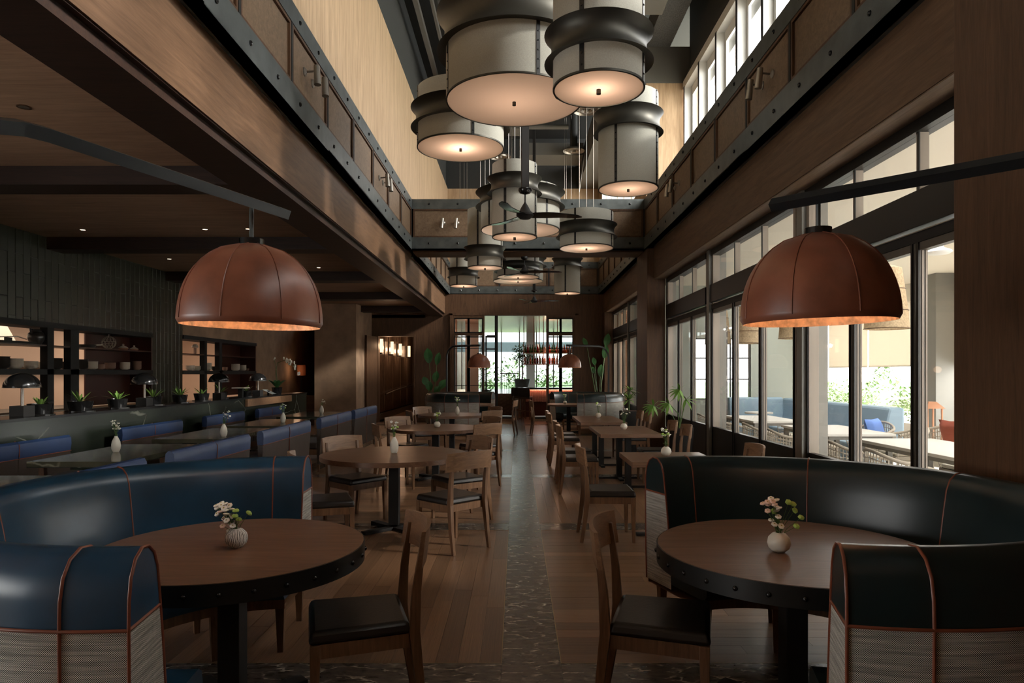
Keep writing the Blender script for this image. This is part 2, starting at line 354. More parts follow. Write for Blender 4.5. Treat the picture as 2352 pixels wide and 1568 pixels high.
# ---- low ceiling of the left aisle, its cross beams, and the long main beam
struct('ceiling', MB().box(-7.1, -2.7, -2.5, 21.7, 3.54, 3.62), MT['ceil'])
for k, yn in enumerate((-.25, 3.15, 6.55, 9.97, 13.35, 16.75, 20.1)):
    struct('trim_%d' % (k+1), MB().box(XL, -2.74, yn, yn+.36, 3.36, 3.54), MT['darkw'])
for side in (-1, 1):
    X = 2.27 if side < 0 else 2.736
    a, b = (-2.75, -X) if side < 0 else (X, 2.96)
    mbm = MB().box(a, b, -2.5, YF, 3.44, 4.12)
    struct('main_beam_'+('left' if side < 0 else 'right'), mbm, MT['brown'])
struct('beam_fascia_shade', MB().box(-2.76, -2.33, -2.5, YF, 3.355, 3.44).box(-2.33, -2.285, -2.5, YF, 3.43, 3.44), MT['darkw'])  # fascia step; dark underside board puts the beam's shade into the colour
struct('soffit_right_lit', MB().box(2.745, 3.04, -2.5, YF, 3.43, 3.44), MT['panel'])  # lighter veneer here stands in for terrace light on the soffit
struct('beam_deck_left', MB().box(-2.75, -2.27, -2.5, YF, 4.12, 5.05), MT['blackm'])
struct('beam_deck_right', MB().box(2.74, 3.55, -2.5, YF, 4.12, 5.05), MT['blackm'])
# riveted steel bands with panels between, on both long sides, the cross beam and the far end
bolt = mesh('bolt', MB().lathe([(.022, 0), (.022, .008), (.012, .016), (.001, .018)], 8)); bolt.materials.append(MT['black'])
def girder(name, p0, p1, n_pan, z=(4.05, 4.30, 4.87, 5.07), thick=.12, off=0.0, boltstep=.62, first=0.0):
    """vertical girder face from p0 to p1 (plan points), facing to the left of the direction"""
    p0, p1 = Vector(p0), Vector(p1); L = (p1-p0).length
    e = thing(name, None, None, (p0.x, p0.y, 0), math.atan2(p1.y-p0.y, p1.x-p0.x), kind='structure')
    obj('lower_band', MB().box(0, L, -thick, .0, z[0], z[1]).box(0, L, -thick-.15, -.0, z[0], z[0]+.02), MT['steel'], e)
    obj('upper_band', MB().box(0, L, -thick, .0, z[2], z[3]), MT['steel'], e)
    xs_ = [first]+[first+(L-first)*(i+1)/n_pan for i in range(n_pan)] if n_pan > 0 else []
    if first > 0: xs_ = [0]+xs_
    fm = mesh('panel', MB().box(0, 1, -.06, -.035, z[1], z[2])); fm.materials.append(MT['panel'])
    for a, b in zip(xs_[:-1], xs_[1:]):
        w = b-a-.05
        o = obj('panel', mesh('panel', MB().box(0, w, -.06, -.032, z[1], z[2])), MT['panel'], e); o.location = (a+.025, 0, 0)
        m_ = MB()
        for (u0, u1, v0, v1) in ((0, w, z[1], z[1]+.03), (0, w, z[2]-.03, z[2]), (0, .03, z[1]+.03, z[2]-.03), (w-.03, w, z[1]+.03, z[2]-.03)): m_.box(u0, u1, -.032, -.008, v0, v1)
        f = obj('panel_frame', m_, MT['brownz'], e); f.location = (a+.025, 0, 0)
        o = obj('divider', MB().box(-.022, .022, -.06, -.004, z[1], z[2]), MT['blackm'], e); o.location = (a, 0, 0)
    n = int(L/boltstep)
    for i in range(n):
        u = boltstep*(i+.5)
        for zz in ((z[0]+z[1])/2, (z[2]+z[3])/2):
            o = bpy.data.objects.new('bolt', bolt); COL.objects.link(o); o.parent = e
            o.location = (u, 0, zz); o.rotation_euler = (-PI/2, 0, 0)
    return e
# facing: local +y must look into the hall
XGL, XGR = -2.12, 2.576
girder('girder_left', (XGL, 13.8), (XGL, 1.57), 10-0)
girder('girder_left', (XGL, YF), (XGL, 14.7), 6)
girder('girder_right', (XGR, 1.57), (XGR, 13.8), 10)
girder('girder_right', (XGR, 14.7), (XGR, YF), 6)
girder('girder_cross', (XGR, 13.8), (XGL, 13.8), 3, boltstep=.58)
girder('girder_cross', (XGL, 14.7), (XGR, 14.7), 3, boltstep=.58)
girder('girder_far', (XGR, YF), (XGL, YF), 3, boltstep=.58)
struct('wall_far_upper', MB().box(-2.75, 3.2, YF+.07, YF+.2, 4.04, 5.07), MT['brownx'])
struct('cross_beam', MB().box(XGL, XGR, 13.93, 14.57, 4.02, 5.04), MT['brownx'])
# tall left wall of the void, far wall above, wall beside the clerestory
struct('wall_upper_left', MB().box(-2.45, -2.2, -2.5, YF+.3, 5.05, 7.42), MT['tanw'])
struct('wall_upper_far', MB().box(-2.45, 3.9, YF+.12, YF+.3, 5.05, 7.42), MT['tanw'])
struct('wall_upper_right', MB().box(2.62, 3.75, 13.82, 14.6, 5.05, 7.42).box(2.62, 2.8, 14.6, YF+.2, 5.05, 5.45).box(2.62, 2.8, 14.6, YF+.2, 7.1, 7.42).box(2.62, 2.8, 21.2, YF+.2, 5.45, 7.1), MT['tanw'])
struct('wall_near', MB().box(-7, 3.6, -2.7, -2.5, 0, 9.2), MT['plaster'])
# dark high ceiling
struct('ceiling_high', MB().box(-3.6, 4.2, -2.6, YF+.4, 9.0, 9.1), MT['dceil'])
struct('bulkhead_left', MB().box(-3.6, -2.25, -2.5, YF+.3, 7.42, 9.0), MT['dceil'])
struct('bulkhead_far', MB().box(-3.6, 4.2, YF+.1, YF+.3, 7.42, 9.0), MT['dceil'])
struct('bulkhead_right', MB().box(1.95, 3.6, 13.8, YF+.1, 7.42, 8.15), MT['duct'])
struct('bulkhead_window', MB().box(3.5, 3.9, -2.5, 13.82, 7.42, 9.0).box(3.40, 3.5, -2.5, 13.82, 7.42, 7.56), MT['dceil'])
for x, w, hh in ((-1.93, .09, 8.55), (-1.62, .05, 8.6), (-1.05, .09, 8.55)):
    struct('ceiling_channel', MB().box(x, x+w, -2.5, YF, hh-.12, hh), MT['duct'])
struct('ceiling_mesh', MB().box(-1.5, -1.05, -2.5, YF, 8.58, 8.62), MT['insul'])
struct('ceiling_duct', MB().box(1.35, 2.62, -2.5, 12.3, 8.0, 8.5), MT['duct'], bevel=.01)
struct('ceiling_insulation', MB().box(2.62, 3.1, -2.5, 13.8, 8.15, 8.6), MT['insul'])
struct('ceiling_duct', MB().box(-1.3, 1.0, 15.2, 16.6, 7.9, 8.5), MT['duct'], bevel=.01)
struct('ceiling_duct', MB().box(-1.6, .3, 17.4, 18.0, 7.8, 8.15), MT['duct'], bevel=.01)
struct('ceiling_duct', MB().box(.3, 1.9, 19.4, 20.4, 7.75, 8.1), MT['duct'], bevel=.01)
struct('ceiling_pipe', MB().tube([(-2.2, 17.2, 7.75), (1.3, 17.2, 7.75)], .06, 10), MT['duct'], smooth=40)
dm = MB().lathe([(.30, 0), (.27, .05), (.20, .06), (.18, 0), (.13, .0), (.11, .05), (.06, .05), (.05, -.03), (.001, -.04)], 24)
dmesh = mesh('air_diffuser', dm, 40); dmesh.materials.append(MT['silver'])
for i, (px, py, Y) in enumerate(((1347, 255, 15.5), (1318, 347, 18.8), (1149, 361, 18.8))):
    x = (px-1187)/1568*Y; z = H+(857-py)/1568*Y
    o = thing('air_diffuser', ['round silver air diffuser on high ceiling, just below the lit twin drum pendants', 'round silver air diffuser on high ceiling, lower right with a dangling rod', 'round silver air diffuser on high ceiling beside the left drum pendant'][i], 'vent', (x, Y, z), group='ceiling air diffusers')
    obj('rings', dmesh, None, o); obj('neck', MB().cyl(.1, .05, 9.0-z, 12), MT['dceil'], o, smooth=40)
    if i == 1: obj('rod', MB().tube([(.3, -.1, 0), (.12, -.3, -1.2)], .012), MT['silver'], o)
# clerestory windows on the right: white fins, head rail, glass
cw = thing('window_1', None, None, (0, 0, 0), kind='structure')
obj('head_rail', MB().box(3.36, 3.62, -2.5, 13.82, 7.28, 7.44), MT['white'], cw)
obj('glass', MB().box(3.55, 3.56, -2.5, 13.82, 5.05, 7.3), MT['glass'], cw)
for i in range(15):
    yy = 13.7-1.09*i
    obj('fin', MB().box(3.36, 3.5, yy-.035, yy+.035, 5.05, 7.3), MT['white'], cw)
    obj('fin_edge', MB().box(3.352, 3.36, yy-.036, yy+.036, 5.05, 7.3), MT['steeld'], cw)
    obj('sash', MB().box(3.5, 3.54, yy-1.05, yy, 7.1, 7.28).box(3.5, 3.54, yy-.12, yy, 5.05, 7.1), MT['white'], cw)
cw2 = thing('window_13', None, None, (0, 0, 0), kind='structure')
obj('glass', MB().box(2.72, 2.73, 14.6, 21.2, 5.45, 7.1), MT['glass'], cw2)
for i in range(7): obj('mullion', MB().box(2.64, 2.78, 14.6+1.09*i, 14.67+1.09*i, 5.45, 7.1), MT['white'], cw2)
struct('roof_edge', MB().box(3.62, 4.2, -2.5, 14, 7.45, 7.6), MT['white'])

# ---- right wall: window bays between steel posts, timber pillars
struct('pillar_near', MB().box(2.65, 3.3, 3.25, 4.14, 0, 4.05), MT['brownz'], bevel=.004)
struct('pillar_mid', MB().box(2.60, 2.96, 13.62, 14.75, 0, 4.04), MT['brownz'], bevel=.004)
struct('pillar_far', MB().box(2.70, 3.1, 21.0, YF, 0, 3.44), MT['brownz'])
struct('wall_right', MB().box(2.96, 3.2, -2.5, YF, 3.44, 4.1).box(2.94, 3.2, -2.5, 3.3, 0, 3.44), MT['brown'])
posts = [7.02, 10.42, 18.0]
for yy in posts: struct('steel_post', MB().box(2.93, 3.2, yy, yy+.13, 0, 3.44).box(2.99, 3.1, yy+.13, yy+.27, 0, 3.44), MT['grey'], bevel=.003)
struct('steel_post', MB().box(2.965, 3.15, 13.5, 13.6, 0, 3.44), MT['grey'])
bays = [(.5, 3.25), (4.14, 7.02), (7.30, 10.42), (10.70, 13.5), (14.75, 18.0), (18.28, 21.0)]
for bi, (a, b) in enumerate(bays):
    w = thing('window_%d' % (bi+2), None, None, (2.96, a, 0), kind='structure'); L = b-a
    obj('head_frame', MB().box(0, .14, 0, L, 3.34, 3.44), MT['steeld'], w)
    obj('transom', MB().box(-.01, .16, 0, L, 2.63, 2.90), MT['steeld'], w, bevel=.004)
    obj('door_track', MB().box(.01, .12, 0, L, 2.52, 2.60), MT['blackm'], w)
    obj('track_strip', MB().box(.0, .01, 0, L, 2.595, 2.603), MT['taupe'], w)
    obj('side_frame', MB().box(.02, .12, 0, .06, 0, 3.34), MT['taupe'], w); obj('side_frame', MB().box(.02, .12, L-.06, L, 0, 3.34), MT['taupe'], w)
    for k in (1, 2):
        y = L*k/3
        obj('mullion', MB().box(.03, .10, y-.035, y+.01, 2.9, 3.34), MT['taupe'], w); obj('mullion_cap', MB().box(.02, .03, y-.04, y-.02, 2.9, 3.34), MT['steeld'], w)
    for k in range(3):
        y0, y1 = L*k/3, L*(k+1)/3
        lf = MB().box(.02, .08, y0+.01, y0+.05, .08, 2.52).box(.02, .08, y1-.05, y1-.01, .08, 2.52).box(.02, .08, y0+.05, y1-.05, 2.46, 2.52)
        obj('leaf_frame', lf, MT['sash'], w, kind='stuff')
        obj('bead', MB().box(.035, .05, y1-.056, y1-.05, .74, 2.46).box(.062, .074, y1-.056, y1-.05, .74, 2.46), MT['taupe'], w, kind='stuff')
        obj('leaf_edge', MB().box(.010, .02, y1-.050, y1-.018, .08, 2.52).box(.010, .02, y0+.028, y0+.05, .08, 2.52), MT['steeld'], w, kind='stuff')
        obj('kick_panel', MB().box(.02, .08, y0+.01, y1-.01, .0, .74), MT['steeld'], w)
        obj('pane', MB().box(.055, .06, y0+.05, y1-.05, .74, 2.46), MT['glass'], w)
        obj('upper_pane', MB().box(.06, .065, y0+.03, y1-.04, 2.92, 3.34), MT['glass'], w)

# ---- far wall with the wide opening, door to the corridor on the left
wf = MB()
wf.box(-4.9, -4.44, YF, YF+.2, 0, 3.62).box(-4.44, -3.2, YF, YF+.2, 2.78, 3.62).box(-3.2, -2.10, YF, YF+.2, 0, 3.62)
wf.box(1.90, 3.2, YF, YF+.2, 0, 3.62).box(-2.10, 1.90, YF, YF+.2, 3.44, 3.62).box(-2.75, 3.2, YF, YF+.2, 3.62, 4.06)
struct('wall_far', wf, MT['brownz'])
struct('door_frame', MB().box(-4.44, -4.38, YF-.03, YF+.25, 0, 2.78).box(-3.26, -3.2, YF-.03, YF+.25, 0, 2.78).box(-4.38, -3.26, YF-.03, YF+.25, 2.72, 2.78), MT['brownz'])
struct('wall_block', MB().box(-5.78, -4.59, 19.5, YF, 0, 3.54), MT['plaster'])
struct('wall_passage', MB().box(-7.0, -5.0, 24.0, 24.2, 0, 3.6).box(-5.2, -5.0, YF, 24, 0, 3.6), MT['cab'])
struct('ceiling_passage', MB().box(-7.1, -2.9, YF, 40, 3.3, 3.4), MT['plaster'])
d1 = thing('door_1', None, None, (-4.42, YF-.05, 0), math.radians(-97), kind='structure')
obj('door_leaf', MB().box(0, 1.0, -.03, .03, .02, 2.7), MT['brownz'], d1, bevel=.004)
obj('door_pull', MB().tube([(.9, -.07, .9), (.9, -.07, 1.6)], .018, 8), MT['black'], d1, smooth=40)
# corridor beyond the door
struct('floor_corridor', MB().box(-4.6, -2.9, YF+.2, 40, -.06, 0), MT['floor'])
struct('wall_corridor_right', MB().box(-3.0, -2.8, YF+.2, 40, 0, 3.3), MT['brown'])
struct('wall_corridor_end', MB().box(-4.7, -2.8, 36, 36.2, 0, 3.3), MT['brownx'])
wc = struct('wall_corridor_left', MB().box(-4.75, -4.58, YF+.2, 36, 0, 3.3), MT['blackm'])
for i in range(9):
    obj('wall_panel', MB().box(-4.58, -4.55, YF+.35+1.6*i, YF+1.8+1.6*i, .25, 3.2), MT['panelg'], wc)
obj('skirting', MB().box(-4.58, -4.53, YF+.2, 36, 0, .2), MT['grey'], wc)
tag = thing('handrail', 'slim steel handrail sloping along the corridor wall behind the doorway', 'handrail', (0, 0, 0))
obj('rail', MB().tube([(-4.44, 23.3, .85), (-4.44, 25.5, .95), (-4.44, 34, 1.2)], .022, 8), MT['silver'], tag, smooth=40)
for yy in (23.6, 26, 28.5, 31): obj('bracket', MB().tube([(-4.44, yy, .86+.04*(yy-23)), (-4.56, yy, .8+.04*(yy-23))], .012), MT['steeld'], tag)
gl = emis('sconce_glow', (1, .62, .36), 2.2)
ords = ['nearest the doorway', 'second from the doorway', 'third from the doorway', 'farthest down the corridor']
for i, yy in enumerate((22.3, 24.2, 25.9, 28.0)):
    s = thing('wall_sconce', 'lit glass tube wall sconce in the corridor, '+ords[i], 'sconce', (-4.42, yy, 2.45), group='corridor wall sconces')
    obj('glass_tube', MB().cyl(.055, -.22, .22, 12), gl, s, smooth=40); obj('bracket', MB().box(-.13, .02, -.03, .03, -.27, -.22).box(-.13, -.10, -.04, .04, -.27, .22), MT['steeld'], s)
    light('sconce_light', 'POINT', (-4.2, yy, 2.45), 12, (1, .6, .35), radius=.06)

# opening in the far wall: timber frame, two glazed side screens
XA, XB = -2.05, 1.86
struct('trim_opening', MB().box(XA-.06, XA+.02, YF-.06, YF+.2, 0, 3.44).box(XB-.02, XB+.06, YF-.06, YF+.2, 0, 3.44).box(XA-.06, XB+.06, YF-.06, YF+.2, 3.38, 3.46), MT['brownz'])
def screen(n, x0, x1, zs=.9):
    w = thing('window_%d' % n, None, None, (x0, YF, 0), kind='structure'); L = x1-x0
    def bar(nm, a, b, c, d, dep=.05): obj(nm, MB().box(a, b, -dep/2, dep/2, c, d), MT['brownz'] if dep > .06 else MT['steeld'], w)
    bar('frame', 0, .05, 0, 3.40, .09); bar('frame', L-.05, L, 0, 3.40, .09); bar('head', .05, L-.05, 3.3, 3.40, .09); bar('transom', .05, L-.05, 2.74, 2.82, .09)
    bar('mullion', L/2-.03, L/2+.03, 2.82, 3.3); bar('mullion', L/2-.05, L/2+.05, zs, 2.74)
    for s in (0, 1):
        a = .05 if s == 0 else L/2; bb = L/2 if s == 0 else L-.05
        for zz in (3.26, 2.82, 2.68): bar('rail', a, bb, zz, zz+.04)
        for zz in (2.32, 1.16): bar('glazing_bar', a, bb, zz, zz+.02, .03)
        bar('stile', a, a+.035, zs, 3.3); bar('stile', bb-.035, bb, zs, 3.3)
    bar('kick_panel', .05, L-.05, 0, zs, .06)
    obj('pane', MB().box(.05, L-.05, .01, .014, zs, 3.3), MT['glass'], w)
screen(8, XA+.02, -1.02); screen(9, .93, XB-.02)
sd = thing('window_10', None, None, (-1.02, YF+.08, 0), kind='structure')
obj('frame', MB().box(.02, .07, -.03, .03, .0, 2.74).box(.32, .42, -.03, .03, 0, 3.38).box(.07, .32, -.03, .03, 2.68, 2.76), MT['steeld'], sd)
obj('glazing_bar', MB().box(.07, .32, -.015, .015, 2.3, 2.34), MT['steeld'], sd); obj('glazing_bar', MB().box(.07, .32, -.015, .015, 1.16, 1.18), MT['steeld'], sd)
obj('pane', MB().box(.07, .32, -.002, .002, .2, 2.68), MT['glass'], sd)

# ---- room beyond: copper ceiling, floor, glazed end wall, bright garden light
struct('floor_bar', MB().box(-5.2, 8, YF+.2, 45, -.06, -.002), MT['floor'])
struct('ceiling_bar', MB().box(-2.8, 8, YF+.2, 32, 3.46, 3.6), MT['copper'])
struct('wall_bar_left', MB().box(-2.8, -2.2, 23.0, 25.2, 0, 3.46), MT['brick'])
struct('wall_bar_pier', MB().box(-2.0, -1.5, 26.5, 26.9, 0, 3.46).box(3.2, 3.5, 22, 32, 0, 3.46), MT['kwall'])
struct('wall_bar_far', MB().box(2.6, 6, 29, 29.3, 0, 3.46), MT['brownx'])
struct('wall_low_brick', MB().box(-1.2, -.2, 23.7, 23.95, 0, .84), MT['brick'])
bw = kids
lw = [o for o in bpy.data.objects if o.name == 'wall_low_brick'][0]
for r in range(12):
    for c in range(4):
        obj('brick', MB().box(0, .228, 0, .02, 0, .06), MT['brick'], lw).location = (-1.2+.24*c-(.12 if r % 2 else 0)+.12, 23.685, .012+r*.069)
struct('raised_deck', MB().box(-2.0, 3.2, 24.95, 33, 0, .80), MT['ltfloor'])
w = thing('window_11', None, None, (0, 32, 0), kind='structure')
for x in (-2.6, -1.7, -.75, .1, .9, 1.7, 2.6): obj('mullion', MB().box(x, x+.05, 0, .08, .8, 3.46), MT['grey'], w)
obj('spandrel', MB().add([(-2.8, .1, 2.55), (3.2, .1, 2.55), (3.2, .1, 3.02), (-2.8, .1, 3.02)], [(0, 1, 2, 3)]), plain('pale_spandrel', (.30, .36, .40), .5, trans=.5), w)
obj('end_pier', MB().box(.45, .85, -.1, .3, .8, 3.46), MT['white'], w)
obj('pane', MB().box(-2.8, 3.2, .03, .031, .8, 3.46), MT['glasst'], w)
bl = thing('balustrade', 'dark railing in front of the far glazed wall beyond the bar', 'railing', (-.75, 30.5, .8))
obj('top_rail', MB().box(0, .8, 0, .04, .72, .76), MT['steeld'], bl)
for i in range(9): obj('baluster', MB().box(i*.097, i*.097+.018, 0, .03, 0, .72), MT['steeld'], bl)
struct('garden_ground', MB().box(-60, 90, 33, 120, -.3, 0), MT['bushd'])
light('bar_ceiling_light', 'POINT', (1.2, 24.5, 3.1), 30, (1, .6, .4), radius=.15)
light('bar_ceiling_light', 'POINT', (-1.8, 24.5, 3.0), 12, (1, .6, .4), radius=.1)

# ---- kitchen behind the openings
struct('floor_kitchen', MB().box(-10.2, -7.1, 3, 19.5, -.06, 0), MT['slab'])
struct('wall_kitchen', MB().box(-10.1, -10.0, 3, 19.5, 0, 3.1).box(-10.1, -7.0, 19.4, 19.5, 0, 3.1).box(-10.1, -7.0, 3, 3.1, 0, 3.1), MT['kwall'])
struct('ceiling_kitchen', MB().box(-10.1, -7.01, 3, 19.5, 3.0, 3.1), MT['kwall'])
def opening(n, y0, y1, posts_, ztop, boxy):
    w = thing('serving_hatch', None, None, (XL, 0, 0), kind='structure')
    obj('head', MB().box(-.42, .02, y0, y1, ztop-.05, ztop+.03), MT['blackm'], w)
    obj('shelf', MB().box(-.40, .0, y0, y1, 1.945, 1.965), MT['cab'], w)
    obj('shelf', MB().box(-.40, .01, y0, y1, 1.53, 1.61), MT['blackm'], w)
    obj('side_panel', MB().box(-.42, 0, y1-.04, y1, 1.0, ztop), MT['cab'], w)
    obj('back_panel', MB().box(-.42, -.40, boxy, y1-.04, 1.0, ztop), MT['cab'], w)
    for (a, b) in posts_: obj('post', MB().box(-.10, .01, a, b, .98, ztop), MT['blackm'], w)
opening(1, 5.0, 12.87, [(6.5, 6.6), (9.98, 10.12), (10.5, 10.7)], 2.27, 11.5)
opening(2, 14.04, 17.98, [(15.0, 15.12), (15.75, 15.9)], 2.31, 16.5)
kt = thing('kitchen_counter', 'long kitchen counter behind the serving hatch under warm light', 'counter', (-8.6, 0, 0))
obj('body', MB().box(-.4, .4, 4, 16.5, 0, .86), MT['cab'], kt); obj('worktop', MB().box(-.45, .45, 4, 16.5, .86, .92), MT['silver'], kt)
hd = thing('extractor_hood', 'steel extractor hood hanging above the kitchen counter', 'hood', (-8.7, 0, 0))
obj('hood', MB().hexa([(-.5,5,2.05),(.5,5,2.05),(.5,11.2,2.05),(-.5,11.2,2.05)], [(-.3,5,2.4),(.3,5,2.4),(.3,11.2,2.4),(-.3,11.2,2.4)]), MT['silver'], hd)
obj('lip', MB().box(-.52, .52, 4.98, 11.22, 2.0, 2.05), MT['silver'], hd)
tag = thing('kitchen_shelf', 'pale wall shelf at the back of the kitchen', 'shelf', (-9.95, 0, 0)); obj('board', MB().box(0, .3, 7, 18, 1.75, 1.78), MT['silver'], tag)

# ---- marble screen wall in front of the kitchen, ledge on top
mw = struct('marble_divider', MB().box(-5.62, -5.3, 2.0, 17.2, 0, 1.04), MT['green'])
obj('ledge', MB().box(-5.75, -5.28, 2.0, 17.2, 1.04, 1.07), MT['black'], mw)
dk = MB().box(-6.3, -5.75, 2.0, 17.2, .9, .94).box(-6.3, -6.25, 2, 17.2, 0, .9); struct('service_counter', dk, MT['black'])
obj('wood_end_panel', MB().box(-5.29, -5.24, 13.3, 15.9, .90, 1.045), MT['railw'], mw)
# ================================================================ FURNITURE
def chair_proto():
    t = thing('dining_chair', 'x', 'chair')
    s = MB(); w0, w1 = .235, .215     # front half width, rear half width (front = +y)
    n = 6
    def ring(y0, y1, inset, z):
        return [(-w1+inset, y0+inset, z), (w1-inset, y0+inset, z), (w0-inset, y1-inset, z), (-w0+inset, y1-inset, z)]
    s.hexa(ring(-.20, .235, 0, .415), ring(-.20, .235, .012, .47))
    obj('seat', s, MT['seat'], t, smooth=60, bevel=.018)
    f = MB().box(-.215, .215, .195, .215, .355, .415).box(-.2, .2, -.20, -.18, .355, .415)
    f.hexa([(-.205,-.19,.355),(-.185,-.19,.355),(-.205,.2,.355),(-.225,.2,.355)], [(-.205,-.19,.415),(-.185,-.19,.415),(-.205,.2,.415),(-.225,.2,.415)])
    f.hexa([(.185,-.19,.355),(.205,-.19,.355),(.225,.2,.355),(.205,.2,.355)], [(.185,-.19,.415),(.205,-.19,.415),(.225,.2,.415),(.205,.2,.415)])
    obj('seat_frame', f, MT['chairw'], t, kind='stuff')
    for sx in (-1, 1):
        obj('leg', MB().post((sx*.215, .21, 0), (sx*.212, .205, .415), .026, .028, .042, .045), MT['chairw'], t, bevel=.004)
        b = MB(); pts = [(-.265, 0), (-.235, .2), (-.212, .42), (-.222, .60), (-.250, .815)]; ws = [(.026,.030), (.032,.040), (.036,.048), (.032,.038), (.026,.022)]
        vs = []
        for (y, z), (w, d) in zip(pts, ws):
            x = sx*(.198 if z > .3 else .203)
            vs += [(x-w/2, y-d/2, z), (x+w/2, y-d/2, z), (x+w/2, y+d/2, z), (x-w/2, y+d/2, z)]
        fs = [(3,2,1,0)]+[(4*i+k, 4*i+(k+1)%4, 4*i+4+(k+1)%4, 4*i+4+k) for i in range(4) for k in range(4)]+[(16,17,18,19)]
        obj('leg', b.add(vs, fs), MT['chairw'], t, bevel=.003)
    r = MB(); N_ = 12; vs = []
    for i in range(N_+1):
        u = -1+2*i/N_; x = u*.255; dy = .058*u*u
        for (z, yo, th) in ((.705, -.255, .011), (.865, -.275, .009)):
            yy = yo-.028+dy; zz = z+(.012*(1-u*u) if z > .8 else .018*(1-u*u))
            vs += [(x, yy-th, zz), (x, yy+th, zz)]
    fs = []
    for i in range(N_):
        a, b = 4*i, 4*i+4
        fs += [(a, a+2, b+2, b), (a+1, b+1, b+3, a+3), (a+2, a+3, b+3, b+2), (a, b, b+1, a+1)]
    fs += [(0, 1, 3, 2), (4*N_, 4*N_+2, 4*N_+3, 4*N_+1)]
    obj('backrest', r.add(vs, fs), MT['railw'], t, smooth=50)
    return t
ch0 = chair_proto(); used = [False]
def chair(x, y, face, label, group):
    rz = math.radians(face)-PI/2
    if not used[0]:
        used[0] = True; ch0.location = (x, y, 0); ch0.rotation_euler = (0, 0, rz); ch0['label'] = label; ch0['group'] = group; return ch0
    return dup(ch0, (x, y, 0), rz, label, group)
chair(-.71, 3.12, 197, 'oak chair with black leather seat at the left booth table in the foreground', 'chairs in the foreground')
chair(.645, 3.11, -16, 'oak chair with black leather seat at the right booth table in the foreground', 'chairs in the foreground')
G1 = 'chairs around the round tables'
rows = [(-1.22, 6.80, 'round table behind the left booth'), (-1.2, 10.1, 'second round table on the left'), (-1.26, 13.3, 'third round table on the left')]
for i, (cx, cy_, nm) in enumerate(rows):
    chair(cx+.64, cy_-.67, 135, 'oak chair at near right of the '+nm, G1)
    chair(cx+.62, cy_+.45, 215, 'oak chair at far right of the '+nm, G1)
    chair(cx-.48, cy_+.42, -40, 'oak chair at far left of the '+nm, G1)
    chair(cx-.45, cy_-.86, 20, 'oak chair at near left of the '+nm, G1)
G2 = 'chairs along the right hand tables'
chair(.86, 6.46, 0, 'oak chair on the aisle side of the nearest square table', G2)
chair(2.02, 6.5, 180, 'oak chair by the window just behind the right booth', G2)
for i, (ya, yb, nm) in enumerate(((8.95, 9.75, 'middle right hand table'), (11.6, 12.35, 'farthest right hand table'))):
    for yy, q in ((ya, 'nearer'), (yb, 'farther')):
        chair(.82, yy, 0, 'oak chair, %s of two on the aisle side of the %s' % (q, nm), G2)
        chair(1.99, yy+.05, 180, 'oak chair, %s of two on the window side of the %s' % (q, nm), G2)
chair(-.28, 17.3, 170, 'lone oak chair in the aisle at the far left booth table', 'chairs at the far booths')
chair(.62, 17.2, 5, 'lone oak chair in the aisle at the far right booth table', 'chairs at the far booths')

# ---- tables
def bolts_ring(t, R, z, n):
    m = mesh('rivet', MB().lathe([(.011, 0), (.010, .005), (.004, .009), (.0005, .0095)], 8), 60); m.materials.append(MT['black'])
    for i in range(n):
        a = 2*PI*i/n; o = bpy.data.objects.new('rivet', m); COL.objects.link(o); o.parent = t
        o.location = (R*math.cos(a), R*math.sin(a), z); o.rotation_euler = (0, PI/2, a)
def rtable(x, y, R, label, metal=False, group='round tables'):
    t = thing('round_table', label, 'table', (x, y, 0), 0.0, group)
    if metal:
        obj('tabletop', MB().cyl(R-.006, .715, .75, 96), MT['table'], t, smooth=40, bevel=.002)
        obj('steel_rim', MB().lathe([(R-.02, .665), (R, .665), (R, .7485), (R-.006, .7485)], 96), MT['steeld'], t, smooth=40)
        obj('underside', MB().cyl(R-.02, .69, .715, 48), MT['blackm'], t)
        bolts_ring(t, R, .705, 30)
    else:
        obj('tabletop', MB().cyl(R, .705, .75, 72), MT['table'], t, smooth=40, bevel=.004)
    obj('column', MB().box(-.05, .05, -.05, .05, .05, .70), MT['blackm'], t, bevel=.004)
    for a in (0, PI/2):
        f = obj('foot_bar', MB().box(-.36, .36, -.04, .04, .0, .03), MT['blackm'], t, bevel=.004); f.rotation_euler = (0, 0, a+PI/4)
    obj('top_plate', MB().box(-.2, .2, -.2, .2, .68, .70), MT['blackm'], t)
    return t
rtable(-1.32, 3.17, .60, 'round wooden table with riveted steel rim in the left foreground booth', True)
rtable(1.27, 3.14, .615, 'round wooden table with riveted steel rim in the right foreground booth', True)
rtable(-1.22, 6.80, .72, 'plain round oak table just behind the left foreground booth')
rtable(-1.20, 10.1, .70, 'second plain round oak table along the left of the aisle')
rtable(-1.26, 13.3, .66, 'third plain round oak table along the left of the aisle')
rtable(-1.15, 17.9, .55, 'small round table inside the far left booth')
rtable(1.35, 17.8, .55, 'small round table inside the far right booth')
def qtable(x0, x1, y0, y1, label, cols):
    cx, cyy = (x0+x1)/2, (y0+y1)/2; t = thing('oak_table', label, 'table', (cx, cyy, 0), 0, 'tables on the window side'); a, b = (x1-x0)/2, (y1-y0)/2
    obj('tabletop', MB().box(-a, a, -b, b, .70, .75), MT['table'], t, bevel=.004)
    for c in cols:
        obj('column', MB().box(-.04, .04, c-.04, c+.04, .02, .70), MT['blackm'], t)
        obj('foot_bar', MB().box(-.3, .3, c-.03, c+.03, 0, .025), MT['blackm'], t); obj('foot_bar', MB().box(-.03, .03, c-.26, c+.26, 0, .026), MT['blackm'], t)
qtable(1.04, 1.85, 6.15, 6.93, 'square oak table directly behind the right foreground booth', [0])
